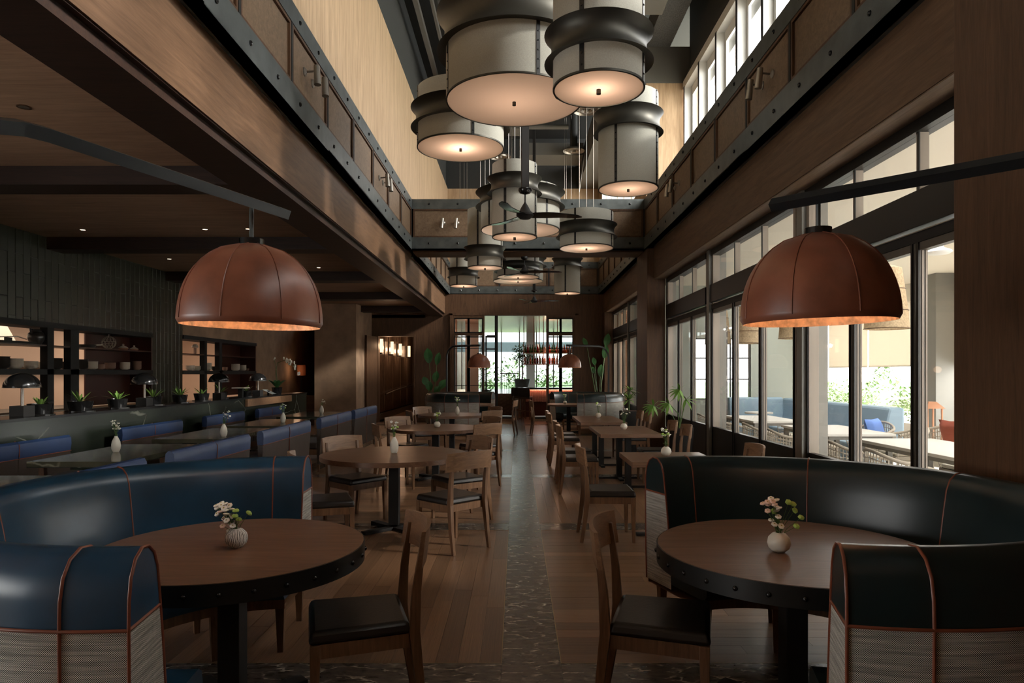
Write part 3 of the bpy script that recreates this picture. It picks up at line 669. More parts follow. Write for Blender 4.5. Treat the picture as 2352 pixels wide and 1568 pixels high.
qtable(1.10, 1.92, 8.97, 10.36, 'long oak table, middle one of the three on the window side', [-.4, .4])
qtable(1.04, 1.80, 11.1, 12.85, 'long oak table farthest back on the window side', [-.5, .5])

# ---- horseshoe booths
PO = [(1.205, .27), (1.215, .45), (1.22, .82)]                                     # outer tweed
PL = [(1.22, .82), (1.218, .90), (1.205, .965), (1.175, 1.01), (1.13, 1.033), (1.085, 1.028), (1.045, 1.00), (1.02, .95), (1.0, .85), (.975, .70), (.955, .55), (.94, .42)]
def booth(label, loc, a0, a1, leather, seams, group, fine=True):
    t = thing('booth_sofa', label, 'sofa', loc, 0, group); a0, a1 = math.radians(a0), math.radians(a1)
    n = 72 if fine else 28
    def sweep(prof, close_start=None):
        mb = MB(); k = len(prof); mb.uvs = []
        for i in range(n+1):
            a = a0+(a1-a0)*i/n; s = 0
            for j, (r, z) in enumerate(prof):
                if j: s += math.hypot(r-prof[j-1][0], z-prof[j-1][1])
                mb.v.append((r*math.cos(a), r*math.sin(a), z)); mb.uvs.append((1.2*(a-a0), s))
        for i in range(n):
            for j in range(k-1): mb.f.append((i*k+j, (i+1)*k+j, (i+1)*k+j+1, i*k+j+1))
        return mb
    def cap(mb, prof, a):
        b = len(mb.v)
        for (r, z) in prof: mb.v.append((r*math.cos(a), r*math.sin(a), z)); mb.uvs.append((r, z))
        mb.f.append(tuple(range(b, b+len(prof))))
    # tweed: outer skin and the lower part of the end caps (a closed strip from the outside to the inner face)
    tw = sweep(PO)
    zin = [p for p in PL if p[1] <= .85]
    for a in (a0, a1): cap(tw, PO+[(1.0, .82)]+[(.975, .70), (.955, .55), (.94, .27)], a)
    obj('tweed_back', tw, MT['tweed'], t, smooth=50)
    le = sweep(PL)
    for a in (a0, a1): cap(le, PL[:9]+[(.993, .82)], a)
    obj('leather_back', le, MT[leather], t, smooth=50)
    pr = .0055
    def arc(r, z, nm='piping'):
        obj(nm, MB().tube([(r*math.cos(a0+(a1-a0)*i/n), r*math.sin(a0+(a1-a0)*i/n), z) for i in range(n+1)], pr, 6), MT['pipe'], t, smooth=60)
    arc(1.224, .82)
    def loop(a, pts, d=0):
        obj('piping', MB().tube([((r+.003)*math.cos(a), (r+.003)*math.sin(a), z) for r, z in pts], pr, 6), MT['pipe'], t, smooth=60)
    for a in (a0, a1): loop(a, PO+PL[1:]); loop(a, [(1.222, .82), (1.1, .82), (.993, .82)])
    for s in seams: loop(math.radians(s), PO+PL[1:])
    # seat
    ps = [(.94, .30), (.94, .455), (.80, .468), (.64, .462), (.605, .44), (.595, .40), (.60, .33), (.62, .30)]
    st = sweep(ps)
    for a in (a0, a1): cap(st, ps, a)
    obj('seat', st, MT[leather], t, smooth=50)
    rl = sweep([(.66, .25), (.62, .25), (.62, .30), (1.19, .30), (1.19, .25), (.66, .25)])
    obj('base_rail', rl, MT['chairw'], t, smooth=40)
    m = 7
    for i in range(m):
        a = a0+(a1-a0)*(.015+.97*i/(m-1))
        for r in (.66, 1.14):
            l = obj('leg', MB().post((0, 0, 0), (0, 0, .27), .03, .03, .05, .05), MT['chairw'], t); l.location = (r*math.cos(a), r*math.sin(a), 0); l.rotation_euler = (0, 0, a)
    return t
booth('horseshoe booth of navy leather and grey tweed in the left foreground', (-1.25, 3.15, 0), 93, 277, 'navy', [103, 147, 190, 230, 268], 'horseshoe booths')
booth('horseshoe booth of dark teal leather and grey tweed in the right foreground', (1.25, 3.16, 0), -104, 111, 'dgreen', [100, 62, 20, -20, -62, -93], 'horseshoe booths')
booth('far left horseshoe booth below a chestnut arc lamp', (-1.2, 18.1, 0), 61, 283, 'dgreen', [80, 120, 160, 200, 240, 270], 'horseshoe booths', False)
booth('far right horseshoe booth with tweed arm facing the room below an arc lamp', (1.62, 18.1, 0), -96, 125, 'dgreen', [100, 60, 20, -20, -60, -88], 'horseshoe booths', False)

# ---- arc floor lamps with stitched leather domes
def arclamp(label, pole, bend, tip, stem, R, rimz, tilt=0, arm_z=2.31, seam=.25):
    """pole, tip, stem: plan points; bend = radius of the top bend"""
    t = thing('arc_lamp', label, 'floor lamp', (pole[0], pole[1], 0), 0, 'leather dome arc lamps')
    d = Vector((tip[0]-pole[0], tip[1]-pole[1])); L = d.length; d.normalize()
    pts = [(0, 0, .02), (0, 0, arm_z-bend)]
    for i in range(1, 11):
        a = PI/2*i/10; s = bend*(1-math.cos(a)); pts.append((d.x*s, d.y*s, arm_z-bend+bend*math.sin(a)))
    pts.append((d.x*L, d.y*L, arm_z))
    obj('arm', MB().tube(pts, .02, 4, flat=(.030, .030)), MT['armst'], t)
    obj('base', MB().cyl(.18, 0, .025, 24), MT['steeld'], t, smooth=40)
    sx, sy = stem[0]-pole[0], stem[1]-pole[1]; Hh = R*1.20; top = rimz+Hh
    obj('stem', MB().tube([(sx, sy, arm_z), (sx, sy, top)], .010, 8), MT['steel'], t, smooth=40)
    obj('collar', MB().cyl(.055, top-.012, top+.022, 20, (sx, sy)), MT['black'], t, smooth=40)
    prof = [(R*.965, 0), (R, .02)]
    for i in range(1, 13):
        u = i/12; prof.append((R*(1-u**2.35)**(1/2.1) if u < 1 else .04, max(.02, Hh*u)))
    pin = [(max(r-.012, .01), z-.008 if z > .1 else z) for r, z in prof[1:]]
    s = obj('lamp_shade', MB().lathe(prof, 48), MT['shade'], t, smooth=60); s.location = (sx, sy, rimz)
    li = obj('shade_lining', MB().lathe([(R*.965, 0)]+pin, 32), MT['lining'], t, smooth=60); li.location = (sx, sy, rimz)
    for k in range(8):
        a = 2*PI*k/8+seam
        o = obj('seam', MB().tube([((r+.001)*math.cos(a), (r+.001)*math.sin(a), z) for r, z in prof[1:]], .0028, 5), MT['shade'], s, smooth=60)
    for q in (s, li): q.rotation_euler = (0, tilt, 0)
    obj('bulb', MB().ball(.035, (sx, sy, rimz+Hh*.55), 12), emis('bulb_glow', (1, .72, .45), 6), t, smooth=60)
    light('arc_lamp_light', 'POINT', (stem[0], stem[1], rimz+Hh*.40), 1.9, (1, .70, .46), radius=.05)
    return t
arclamp('arc floor lamp with chestnut leather dome over the left foreground table', (-1.67, 1.70), .5, (-1.10, 3.26), (-1.22, 3.14), .315, 1.766, math.radians(1.2), 2.31, math.radians(-46.5))
arclamp('arc floor lamp with chestnut leather dome over the right foreground table', (2.42, 1.72), .55, (1.13, 3.03), (1.28, 2.90), .315, 1.766, math.radians(-1.2), 2.295, math.radians(-86))
arclamp('arc floor lamp with leather dome over the far left booth', (-1.98, 19.3), .3, (-1.0, 18.6), (-1.03, 18.6), .315, 1.70)
arclamp('arc floor lamp with leather dome over the far right booth', (2.58, 19.2), .35, (1.35, 18.6), (1.44, 18.6), .315, 1.70)

# ---- banquettes and marble tables on the left
def banq(x, y0, y1, side, label, group):
    """side=+1: backrest face towards +x seen from the room (seat faces -x); side=-1 mirrored"""
    t = thing('banquette', label, 'banquette', (x, (y0+y1)/2, 0), 0 if side > 0 else PI, group); L = (y1-y0)/2
    for a, b in ((-L, -.003), (.003, L)):
        pr = [(-.035, .68), (.035, .68), (.04, .76), (.038, .82), (.02, .85), (-.015, .855), (-.04, .83), (-.045, .76)]
        m = MB(); vs = [(px, a, pz) for px, pz in pr]+[(px, b, pz) for px, pz in pr]; k = len(pr)
        m.add(vs, [(i, i+k, (i+1) % k+k, (i+1) % k) for i in range(k)]+[tuple(range(k)), tuple(range(2*k-1, k-1, -1))])
        obj('headrest', m, MT['royal'], t, smooth=40)
        m = MB().hexa([(-.03, a, .12), (-.0, a, .12), (-.0, b, .12), (-.03, b, .12)], [(-.035, a, .68), (.033, a, .68), (.033, b, .68), (-.035, b, .68)])
        obj('back_panel', m, MT['brownl'], t, bevel=.006)
        obj('piping', MB().tube([(.038, a, .68), (.038, b, .68)], .005), MT['pipe'], t); obj('piping', MB().tube([(-.04, a, .68), (-.04, b, .68)], .005), MT['pipe'], t)
        obj('seat', MB().box(-.50, -.03, a, b, .36, .46), MT['brownl'], t, bevel=.02)
    obj('seam_piping', MB().tube([(.036, 0, .13), (.037, 0, .68), (.043, 0, .76), (.04, 0, .82), (.0, 0, .858), (-.045, 0, .82), (-.045, 0, .7)], .005), MT['pipe'], t)
    obj('base_frame', MB().box(-.48, -.02, -L+.02, L-.02, .27, .36), MT['chairw'], t)
    for yy in (-L+.05, L-.05):
        for xx in (-.45, -.02): obj('leg', MB().post((xx, yy, 0), (xx, yy, .30), .028, .028, .045, .045), MT['chairw'], t)
o5 = ['nearest', 'second', 'third', 'fourth', 'farthest']
RR = [(4.0, 5.65), (6.1, 7.85), (8.25, 10.15), (10.7, 12.65), (12.95, 14.95)]
for i, (a, b) in enumerate(RR): banq(-3.1, a, b, 1, 'royal blue topped banquette with its back to the aisle, %s in its row' % o5[i], 'banquettes backing the aisle')
for i, (a, b) in enumerate([(3.9, 5.55), (6.1, 7.72), (8.72, 10.3), (11.1, 12.65), (13.35, 14.8)]): banq(-5.08, a, b, -1, 'royal blue topped banquette against the marble screen, %s in its row' % o5[i], 'banquettes against the marble screen')
for i, (a, b) in enumerate([(3.95, 5.35), (6.18, 7.72), (8.3, 9.95), (10.35, 11.95), (12.6, 14.3)]):
    t = thing('marble_table', 'dark green marble table between the blue banquettes, %s in its row' % o5[i], 'table', (-4.02, (a+b)/2, 0), 0, 'marble tables'); L = (b-a)/2
    obj('tabletop', MB().box(-.42, .42, -L, L, .70, .75), MT['gtop'], t, bevel=.003)
    obj('edge_band', MB().box(-.419, .419, -L+.001, L-.001, .695, .72), MT['green'], t)
    for sx in (-.34, .34):
        for sy in (-L+.1, L-.1): obj('leg', MB().post((sx, sy, 0), (sx, sy, .70), .035, .035, .05, .05), MT['chairw'], t)

# ---- drum pendants
def pendant(label, cx, Y, z, R, low, band, up, a0=.5, lit=6, bulbh=.12, nstrap=4, group='drum pendants'):
    t = thing('drum_pendant', label, 'pendant lamp', ((cx-1187)/1568*Y, Y, z), a0, group); Ht = low+band+up
    obj('drum_shade', MB().lathe([(R, 0), (R, Ht)], 64), MT['linen'], t, smooth=60)
    obj('rim_ring', MB().lathe([(R-.012, -.004), (R+.003, -.004), (R+.003, .012), (R-.012, .012)], 64), MT['bronze'], t, smooth=40)
    obj('diffuser', MB().disc(R-.006, .004, 64, up=False), MT['diff'], t)
    k = max(.055, R*.12); b = []
    for i in range(9):
        u = i/8; b.append((R+.012+k*abs(2*u-1)**2.2, low+band*u))
    obj('metal_band', MB().lathe([(R+.004, low+.012)]+[(b[0][0]-.01, low+.006)]+b+[(b[-1][0]-.01, low+band-.006), (R+.004, low+band-.012)], 64), MT['bronze'], t, smooth=50)
    sm = MB(); rv = []
    for q in range(nstrap):
        a = 2*PI*q/nstrap; ca, sa = math.cos(a), math.sin(a)
        s = obj('strap', MB().box(R, R+.005, -.018, .018, -.006, Ht+.004), MT['steeld'], t); s.rotation_euler = (0, 0, a)
        m = MB(); zz = .05
        while zz < Ht:
            if not (low-.02 < zz < low+band+.02): m.lathe([(.008, 0), (.006, .006), (.0005, .007)], 6, (0, 0, 0)); m.v[-18:] = [(R+.005+v[2], v[0], zz+v[1]) for v in m.v[-18:]]
            zz += .085
        if m.v: r = obj('rivet', m, MT['black'], t, kind='stuff'); r.rotation_euler = (0, 0, a)
    obj('finial', MB().cyl(.018, -.035, 0, 12), MT['bronze'], t, smooth=40)
    for q in range(3):
        a = 2*PI*q/3+.4; obj('cable', MB().tube([(R*.3*math.cos(a), R*.3*math.sin(a), Ht-.02), (R*.3*math.cos(a), R*.3*math.sin(a), 8.98-z)], .0035, 5), MT['silver'], t)
    light('pendant_light', 'POINT', ((cx-1187)/1568*Y, Y, z+bulbh), lit, (1, .74, .56), radius=.12)
pendant('very large linen drum pendant with dark flared band at top centre, nearest the camera', 1181, 6.8, 4.25, .675, .47, .37, .40, .33, 9, .52, 4)
pendant('linen drum pendant, brightly lit, overlapping the largest drum on its right', 1375, 5.2, 3.71, .347, .19, .22, .75, 1.1, 3.6, .14)
pendant('linen drum pendant at upper left, behind the largest drum', 1058, 8.6, 4.38, .545, .24, .25, .22, .35, 7.5, .17)
pendant('tall slim linen drum pendant at upper right with low bright disc', 1443, 9.2, 4.03, .40, .74, .26, .25, 1.0, 4.5, .22)
pendant('tall narrow linen drum pendant in the middle, behind the first fan', 1182, 9.0, 3.34, .295, .57, .20, .18, 1.15, 2.6, .18)
pendant('wide linen drum pendant partly hidden behind the tall narrow middle one', 1195, 11.3, 3.91, .65, .38, .24, .05, .7, 7, .32)
pendant('narrow tall linen drum pendant left of centre, high body and low band', 1114, 12.6, 3.49, .323, .16, .215, .69, 1.2, 2.6, .16)
pendant('wide short linen drum pendant right of centre before the cross beam', 1347, 12.4, 3.816, .485, .195, .225, .215, 1.05, 5, .17)
pendant('small linen drum pendant at far left beyond the cross beam', 1065, 17.5, 3.78, .35, .22, .22, .35, 1.15, 4, .14)
pendant('wide linen drum pendant, upper one of the pair beyond the cross beam', 1190, 15.3, 3.70, .47, .12, .18, .30, .9, 3, .16)
pendant('wide linen drum pendant, lower one of the pair beyond the cross beam', 1190, 16.7, 3.80, .61, .36, .2, .2, .95, 4, .2)
pendant('tall slim linen drum pendant at far right beyond the cross beam', 1303, 17.3, 3.57, .33, .66, .22, .15, 1.35, 3, .14)

# ---- ceiling fans
def fan(label, cx, cyp, Y, R, rot, post):
    z = H+(857-cyp)/1568*Y; t = thing('ceiling_fan', label, 'fan', ((cx-1187)/1568*Y, Y, z), rot, 'three-bladed ceiling fans')
    obj('hub', MB().lathe([(.001, -.06), (.06, -.055), (.10, -.02), (.10, .0), (.065, .03), (.045, .07), (.015, .12), (.012, .13)], 20), MT['blackm'], t, smooth=40)
    bl = MB(); K = 10
    for i in range(K+1):
        u = i/K; x = .06+(R-.06)*u; w = .078*(1-(2*min(u, .6)/1.2-.55)**2)*(1 if u < .75 else max(.12, math.sqrt(max(0, 1-((u-.75)/.25)**2))))
        tw = -.22*(1-.7*u); ybase = -.05*math.sin(PI*u)
        bl.v += [(x, ybase-w, -.02-w*tw), (x, ybase+w, -.02+w*tw), (x, ybase+w, -.012+w*tw), (x, ybase-w, -.012-w*tw)]
    for i in range(K):
        a = 4*i
        for k in range(4): bl.f.append((a+k, a+(k+1) % 4, a+4+(k+1) % 4, a+4+k))
    bl.f += [(3, 2, 1, 0), (4*K, 4*K+1, 4*K+2, 4*K+3)]
    bm_ = mesh('blade', bl, 40); bm_.materials.append(MT['black'])
    for k in range(3): o = obj('blade', bm_, None, t); o.rotation_euler = (0, 0, 2*PI*k/3)
    obj('rod', MB().tube([(0, 0, .12), (0, 0, .24)], .009, 8), MT['blackm'], t, smooth=40)
    obj('canopy', MB().lathe([(.012, .22), (.06, .235), (.078, .265), (.075, .285), (.03, .30)], 20), MT['black'], t, smooth=40)
    if post: obj('post', MB().box(-.04, .04, -.04, .04, .29, post-z), MT['blackm'], t)
fan('black three-bladed fan on a long square post before the middle drum pendant', 1206, 491, 7.75, .66, math.radians(8), 8.9)
fan('black three-bladed fan under the cross beam', 1205, 622, 13.9, .76, math.radians(4), None)
fan('black three-bladed fan farthest away, before the far wall', 1227, 690, 18.9, .70, math.radians(-6), 8.9)

# ---- paired spotlights on the girder panels
def spots(label, p, ang):
    t = thing('spotlight_pair', label, 'spotlight', p, ang, 'spotlights on the girder panels')
    for dx in (-.14, .14):
        obj('rose', MB().lathe([(.045, 0), (.042, .012), (.015, .03), (.001, .032)], 14), MT['silver'], t, smooth=40).location = (dx, 0, 0)
        t_ = kids(t)[-1]; t_.rotation_euler = (-PI/2, 0, 0)
        obj('bracket', MB().tube([(dx, .02, 0), (dx, .13, .01)], .010, 8), MT['silver'], t, smooth=40)
        obj('lamp_head', MB().tube([(dx, .13, .06), (dx+.02, .145, -.14)], .032, 12, rad=[.030, .036]), MT['silver'], t, smooth=40)
zc = 4.60
spots('pair of nickel spotlights on the left girder, nearer pair', (XGL+.04-.075, 7.05, zc), -PI/2)
spots('pair of nickel spotlights on the left girder, farther pair', (XGL+.04-.075, 10.8, zc), -PI/2)
spots('pair of spotlights on the dark right girder, nearer pair', (XGR-.04+.075, 7.1, zc), PI/2)
spots('pair of spotlights on the dark right girder, farther pair', (XGR-.04+.075, 11.1, zc), PI/2)
spots('pair of nickel spotlights on the cross beam', (-1.35, 13.8+.035, zc), PI)
# recessed downlights in the low ceiling
DL = ['unlit, at the far left edge', 'above the top left of the tiled wall', 'left of the leather lamp stem', 'touching the leather lamp stem', 'left of the leather dome', 'behind the right shoulder of the leather lamp', 'farthest right, past the leather lamp']
dg = emis('downlight_glow', (1, .8, .6), 3)
for i, (px, py) in enumerate(((55, 245), (190, 527), (471, 526), (570, 525), (389, 594), (675, 597), (732, 614))):
    Y = 1.99*1568/(857-py); x = (px-1187)/1568*Y
    t = thing('downlight', 'tiny recessed downlight in the brown ceiling, '+DL[i], 'downlight', (x, Y, 3.538), 0, 'recessed ceiling downlights')
    obj('trim_ring', MB().lathe([(.035, -.004), (.05, -.004), (.05, .002)], 16), MT['brownz'], t, smooth=40)
    obj('lens', MB().disc(.035, -.003, 16, up=False), dg if i else MT['silver'], t)
# ================================================================ FLOWERS, PLANTS, SMALL THINGS
Rf = random.Random(11)
ORD = 'first second third fourth fifth sixth seventh eighth ninth tenth eleventh twelfth thirteenth fourteenth fifteenth sixteenth seventeenth eighteenth nineteenth twentieth'.split()
head_m = {}
for nm, mat, r, h in (('daisy', 'daisy', .0155, .35), ('pink', 'pink', .0145, .45), ('pompon', 'pompon', .0155, .7), ('bud', 'daisy', .007, .8)):
    m = MB().lathe([(.001, -.3*r), (r*.7, -.25*r), (r, 0), (r*.93, h*r*.6), (r*.55, h*r), (.001, h*r*.9)], 12)
    for i, v in enumerate(m.v):                      # scalloped petal edge
        if (i//6) % 2: m.v[i] = (v[0]*.86, v[1]*.86, v[2])
    head_m[nm] = mesh('flower_head', m, 40); head_m[nm].materials.append(MT[mat])
ctr = mesh('flower_centre', MB().ball(.004, (0, 0, .005), 8, .6)); ctr.materials.append(MT['dcentre'])
def vase(kind, x, y, z, label, sc_=1.0, group='ceramic bud vases'):
    t = thing('bud_vase', label, 'vase', (x, y, z), Rf.uniform(0, 6), group)
    if kind == 'egg': pr = [(.001, 0), (.028, .001), (.040, .03), (.044, .065), (.038, .105), (.024, .138), (.014, .155), (.016, .162), (.011, .160), (.010, .13)]
    else: pr = [(.001, 0), (.026, .001), (.044, .018), (.051, .04), (.046, .064), (.030, .082), (.018, .088), (.015, .084), (.014, .06)]
    pr = [(r*sc_, zz*sc_) for r, zz in pr]
    mb = MB().lathe(pr, 40 if kind != 'egg' else 24)
    if kind == 'ribbed':
        k = len(pr)
        for i, v in enumerate(mb.v):
            if (i//k) % 2: mb.v[i] = (v[0]*.95, v[1]*.95, v[2])
    obj('body', mb, MT['vaser' if kind == 'ribbed' else 'vase'], t, smooth=30 if kind == 'ribbed' else 60)
    obj('water', MB().disc(.010*sc_, pr[-1][1], 10), MT['black'], t)
    return t
def bouquet(x, y, z, label, heads, mouth=.085, leaves=10, lsize=.022):
    """heads: (dx, dy, dz, kind) relative to the foot of the vase"""
    t = thing('flower_bouquet', label, 'flowers', (x, y, z), 0, 'small bouquets in the bud vases')
    for (dx, dy, dz, kd) in heads:
        p0 = Vector((Rf.uniform(-.006, .006), Rf.uniform(-.006, .006), mouth-.03)); p1 = Vector((dx, dy, dz)); mid = p0.lerp(p1, .5); mid.x *= .7; mid.y *= .7
        obj('stem', MB().tube([p0, mid, p1], .0013, 4), MT['stem'], t)
        h = bpy.data.objects.new('flower_head', head_m[kd]); COL.objects.link(h); h.parent = t; h.location = p1
        h.rotation_euler = (Rf.uniform(-.2, .9), dx*6+Rf.uniform(-.3, .3), 0)
        if kd in ('daisy', 'pink'): c = bpy.data.objects.new('flower_centre', ctr); COL.objects.link(c); c.parent = h
    lf = MB()
    for i in range(leaves):
        a = Rf.uniform(0, 2*PI); hh = mouth+Rf.uniform(.0, .05)
        lf.leaf((.006*math.cos(a), .006*math.sin(a), hh), (math.cos(a), math.sin(a), Rf.uniform(.3, 1.4)), (0, 0, 1), lsize*Rf.uniform(.8, 1.5), lsize*.4)
    obj('leaves', lf, MT['leafl'], t, kind='stuff')
    return t
k = .000204
HL = [(370, 385, 0), (450, 345, 0), (490, 375, 0), (570, 350, 0), (380, 430, 0), (570, 430, 0), (665, 385, 0), (705, 470, 0), (790, 520, 2), (840, 495, 2), (410, 560, 0), (500, 510, 1), (570, 600, 0), (700, 630, 0), (830, 610, 2), (1060, 580, 2), (510, 690, 1), (860, 710, 2), (690, 800, 0), (765, 830, 0), (555, 820, 1), (665, 960, 0), (640, 700, 0), (620, 560, 0), (600, 480, 0)]
K_ = ['daisy', 'pink', 'pompon']
vase('ribbed', -1.29, 3.14, .7505, 'round ribbed grey white bud vase on the left foreground table')
bouquet(-1.29, 3.14, .7505, 'full bouquet of white daisies and green pompons on the left foreground table', [((a-800)*k, Rf.uniform(-.03, .01), (1330-b)*k, K_[q]) for a, b, q in HL], .085, 16)
k2 = .0002115
HR = [(300, 335, 1), (380, 300, 1), (490, 240, 0), (460, 270, 1), (600, 265, 0), (500, 335, 1), (580, 395, 0), (630, 430, 0), (370, 475, 1), (600, 495, 0), (830, 310, 2), (940, 355, 2), (1000, 500, 2), (1070, 620, 2), (950, 790, 2), (600, 600, 0), (485, 690, 0), (650, 790, 0), (505, 755, 0), (560, 520, 2), (420, 350, 1)]
vase('round', 1.175, 3.06, .7505, 'round cream bud vase on the right foreground table')
bouquet(1.175, 3.06, .7505, 'loose bouquet of pink white daisies and green buttons on the right foreground table', [((a-640)*k2, Rf.uniform(-.03, .02), (1355-b)*k2, K_[q]) for a, b, q in HR], .085, 18)
def rnd_heads(n, lean, h, spread, kinds=('daisy', 'bud', 'daisy', 'pompon')):
    out = []
    for i in range(n):
        a = Rf.uniform(0, 2*PI); r = spread*math.sqrt(Rf.random()); out.append((lean+r*math.cos(a), r*math.sin(a)*.7, h*Rf.uniform(.72, 1.0), kinds[i % len(kinds)]))
    return out
VS = [('egg', -1.23, 6.85, .75, 'nearest round table behind the left booth', .01, .32, 14), ('round', -1.18, 10.1, .75, 'second round table on the left', .0, .24, 16), ('egg', -1.15, 13.2, .75, 'third round table on the left', .0, .34, 14),
      ('round', 1.45, 6.63, .75, 'square table behind the right booth', .0, .26, 16), ('round', 1.52, 9.7, .75, 'middle table on the window side', .02, .30, 12), ('round', 1.47, 12.3, .75, 'farthest table on the window side', -.01, .28, 12), ('round', 1.25, 17.7, .75, 'small table in the far right booth', .0, .25, 10),
      ('egg', -4.08, 6.95, .75, 'nearest marble table with flowers', .0, .32, 22), ('egg', -3.70, 8.62, .75, 'marble table second along the left', .03, .32, 12), ('egg', -3.80, 11.1, .75, 'marble table third along the left', .0, .30, 14), ('egg', -3.86, 13.5, .75, 'marble table farthest along the left', .04, .29, 8)]
for i, (kd, x, y, z, lb, lean, h, n) in enumerate(VS):
    vase(kd, x, y, z+.0005, '%s white bud vase on the %s' % ('egg shaped' if kd == 'egg' else 'round', lb))
    bouquet(x, y, z+.0005, 'small white flowers with green stems on the %s' % lb, rnd_heads(n, lean, h, .05 if i != 4 else .08, ('daisy', 'bud', 'daisy', 'bud') if i in (4, 7, 8, 10) else ('daisy', 'pompon', 'bud', 'daisy')), .16 if kd == 'egg' else .085, 10, .03)

# ---- potted plants
def pot(t, r, h, mat='black'):
    obj('pot', MB().lathe([(.001, 0), (r*.8, 0), (r, h), (r*.93, h), (r*.9, h*.9), (.001, h*.9)], 24), MT[mat], t, smooth=40)
def succ(x, y, label, n=14, L=.16, r=.10, h=.13, mat='leafl', z=1.07, sp=1.0):
    t = thing('potted_succulent', label, 'plant', (x, y, z), 0, 'potted succulents on the marble ledge'); pot(t, r, h)
    obj('saucer', MB().cyl(r*1.15, 0, .012, 20), MT['black'], t)
    for i in range(n):
        a = 2*PI*i/n+Rf.uniform(-.2, .2); el = Rf.uniform(.5, 2.2)
        obj('leaf', MB().leaf((.02*math.cos(a), .02*math.sin(a), h*.9), (math.cos(a), math.sin(a), el), (0, 0, 1), L*Rf.uniform(.7, 1.1), .028*sp, .2, 4), MT[mat], t)
XP = -5.50
def yp(px): return -XP*1568/(1187-px)
for px, lb, n, L, r in ((92, 'broad leaved succulent in a black pot, first on the ledge beside the nearest dome lamp', 12, .15, .13), (184, 'spiky aloe in a wide glossy black pot, second on the ledge', 10, .25, .15), (270, 'spiky aloe in a glossy black pot before the dark red cabinet', 12, .19, .13), (352, 'long leaved aloe in a black pot under the second dome lamp', 9, .26, .13), (413, 'thin spiky aloe in a black pot before the tiled pier', 16, .22, .12), (463, 'aloe in a black pot before the second serving hatch', 9, .2, .13), (508, 'small green aloe in a black pot below the third dome lamp', 8, .24, .12), (566, 'low dark leaved plant in a pot beside the fourth dome lamp', 9, .2, .12)):
    x = -5.64 if px == 508 else XP
    succ(x, -x*1568/(1187-px), lb, n, L, r)
for px, lb in ((57, 'nearest of four glossy black dome lamps on the marble ledge'), (335, 'second of four glossy black dome lamps on the marble ledge'), (505, 'third of four glossy black dome lamps on the marble ledge'), (594, 'farthest of four glossy black dome lamps on the marble ledge')):
    t = thing('table_lamp', lb, 'lamp', (XP, yp(px)-.04, 1.07), 0, 'dome lamps on the marble ledge')
    obj('base', MB().box(-.08, .08, -.09, .09, 0, .12), MT['blackm'], t, bevel=.004)
    obj('stem', MB().cyl(.016, .12, .40, 12), MT['silver'], t, smooth=40)
    obj('shade', MB().lathe([(.180*math.cos(a)+.001, .32+.165*math.sin(a)) for a in [PI/2*i/12 for i in range(13)]], 32), MT['black'], t, smooth=60)
    obj('shade_lining', MB().lathe([(.172*math.cos(a)+.001, .32+.157*math.sin(a)) for a in [PI/2*i/10 for i in range(11)]], 24), MT['kwall'], t, smooth=60)
    obj('rim', MB().lathe([(.172, .318), (.183, .318), (.183, .325)], 32), MT['black'], t)
    light('table_lamp_light', 'POINT', (XP, yp(px)-.04, 1.44), .5, (1, .6, .38), radius=.03)
# orchid
t = thing('potted_orchid', 'white orchid arching over a black pot at the far end of the ledge', 'plant', (XP, yp(636), 1.07)); pot(t, .12, .16)
for i in range(6):
    a = i*1.05; obj('leaf', MB().leaf((0, 0, .14), (math.cos(a), math.sin(a), 1.2), (0, 0, 1), .36, .11, .25, 5), MT['leaf'], t)
st = [(0, 0, .15), (-.03, 0, .5), (.02, -.02, .72), (.2, -.04, .78), (.42, -.06, .62), (.52, -.07, .48)]
obj('stem', MB().tube(st, .006, 6), MT['stem'], t); obj('stem', MB().tube([(.02, 0, .15), (-.02, .02, .55), (-.08, .04, .82)], .005, 6), MT['stem'], t)
def petals(c, r):
    m = MB()
    for q in range(5):
        a = 2*PI*q/5+.3; m.leaf(c, (.35, math.cos(a), math.sin(a)), (1, -.6, .2), r, r*1.1, .1, 3)
    return m
for i in range(18):
    u = i/17; x = .20+.32*u; z = .79-.33*u*u-.02; c = (x+Rf.uniform(-.03, .03), -.06+Rf.uniform(-.05, .04), z+Rf.uniform(-.05, .05)); obj('flower', petals(c, .045), MT['vase'], t)
for i in range(2): obj('flower', petals((-.08+.02*i, .03, .80+.03*i), .03), MT['vase'], t)
# menu stand and papers near the last lamp
t = thing('menu_stand', 'open menu card on a slim stand at the end of the ledge', 'menu', (-5.5, yp(612), 1.07)); obj('board', MB().add([(-.1, .02, .12), (.12, .02, .02), (.12, .3, .02), (-.1, .3, .12)], [(0, 1, 2, 3)]), MT['ltfloor'], t); obj('stand', MB().box(-.02, .02, .1, .14, 0, .1), MT['steeld'], t)
t = thing('book', 'pale book lying flat on the ledge between the third and fourth dome lamps', 'book', (-5.5, yp(553), 1.25)); obj('cover', MB().box(-.12, .12, -.15, .15, 0, .02), MT['vase'], t); obj('stand', MB().box(-.04, .04, -.04, .04, -.18, 0), MT['blackm'], t)

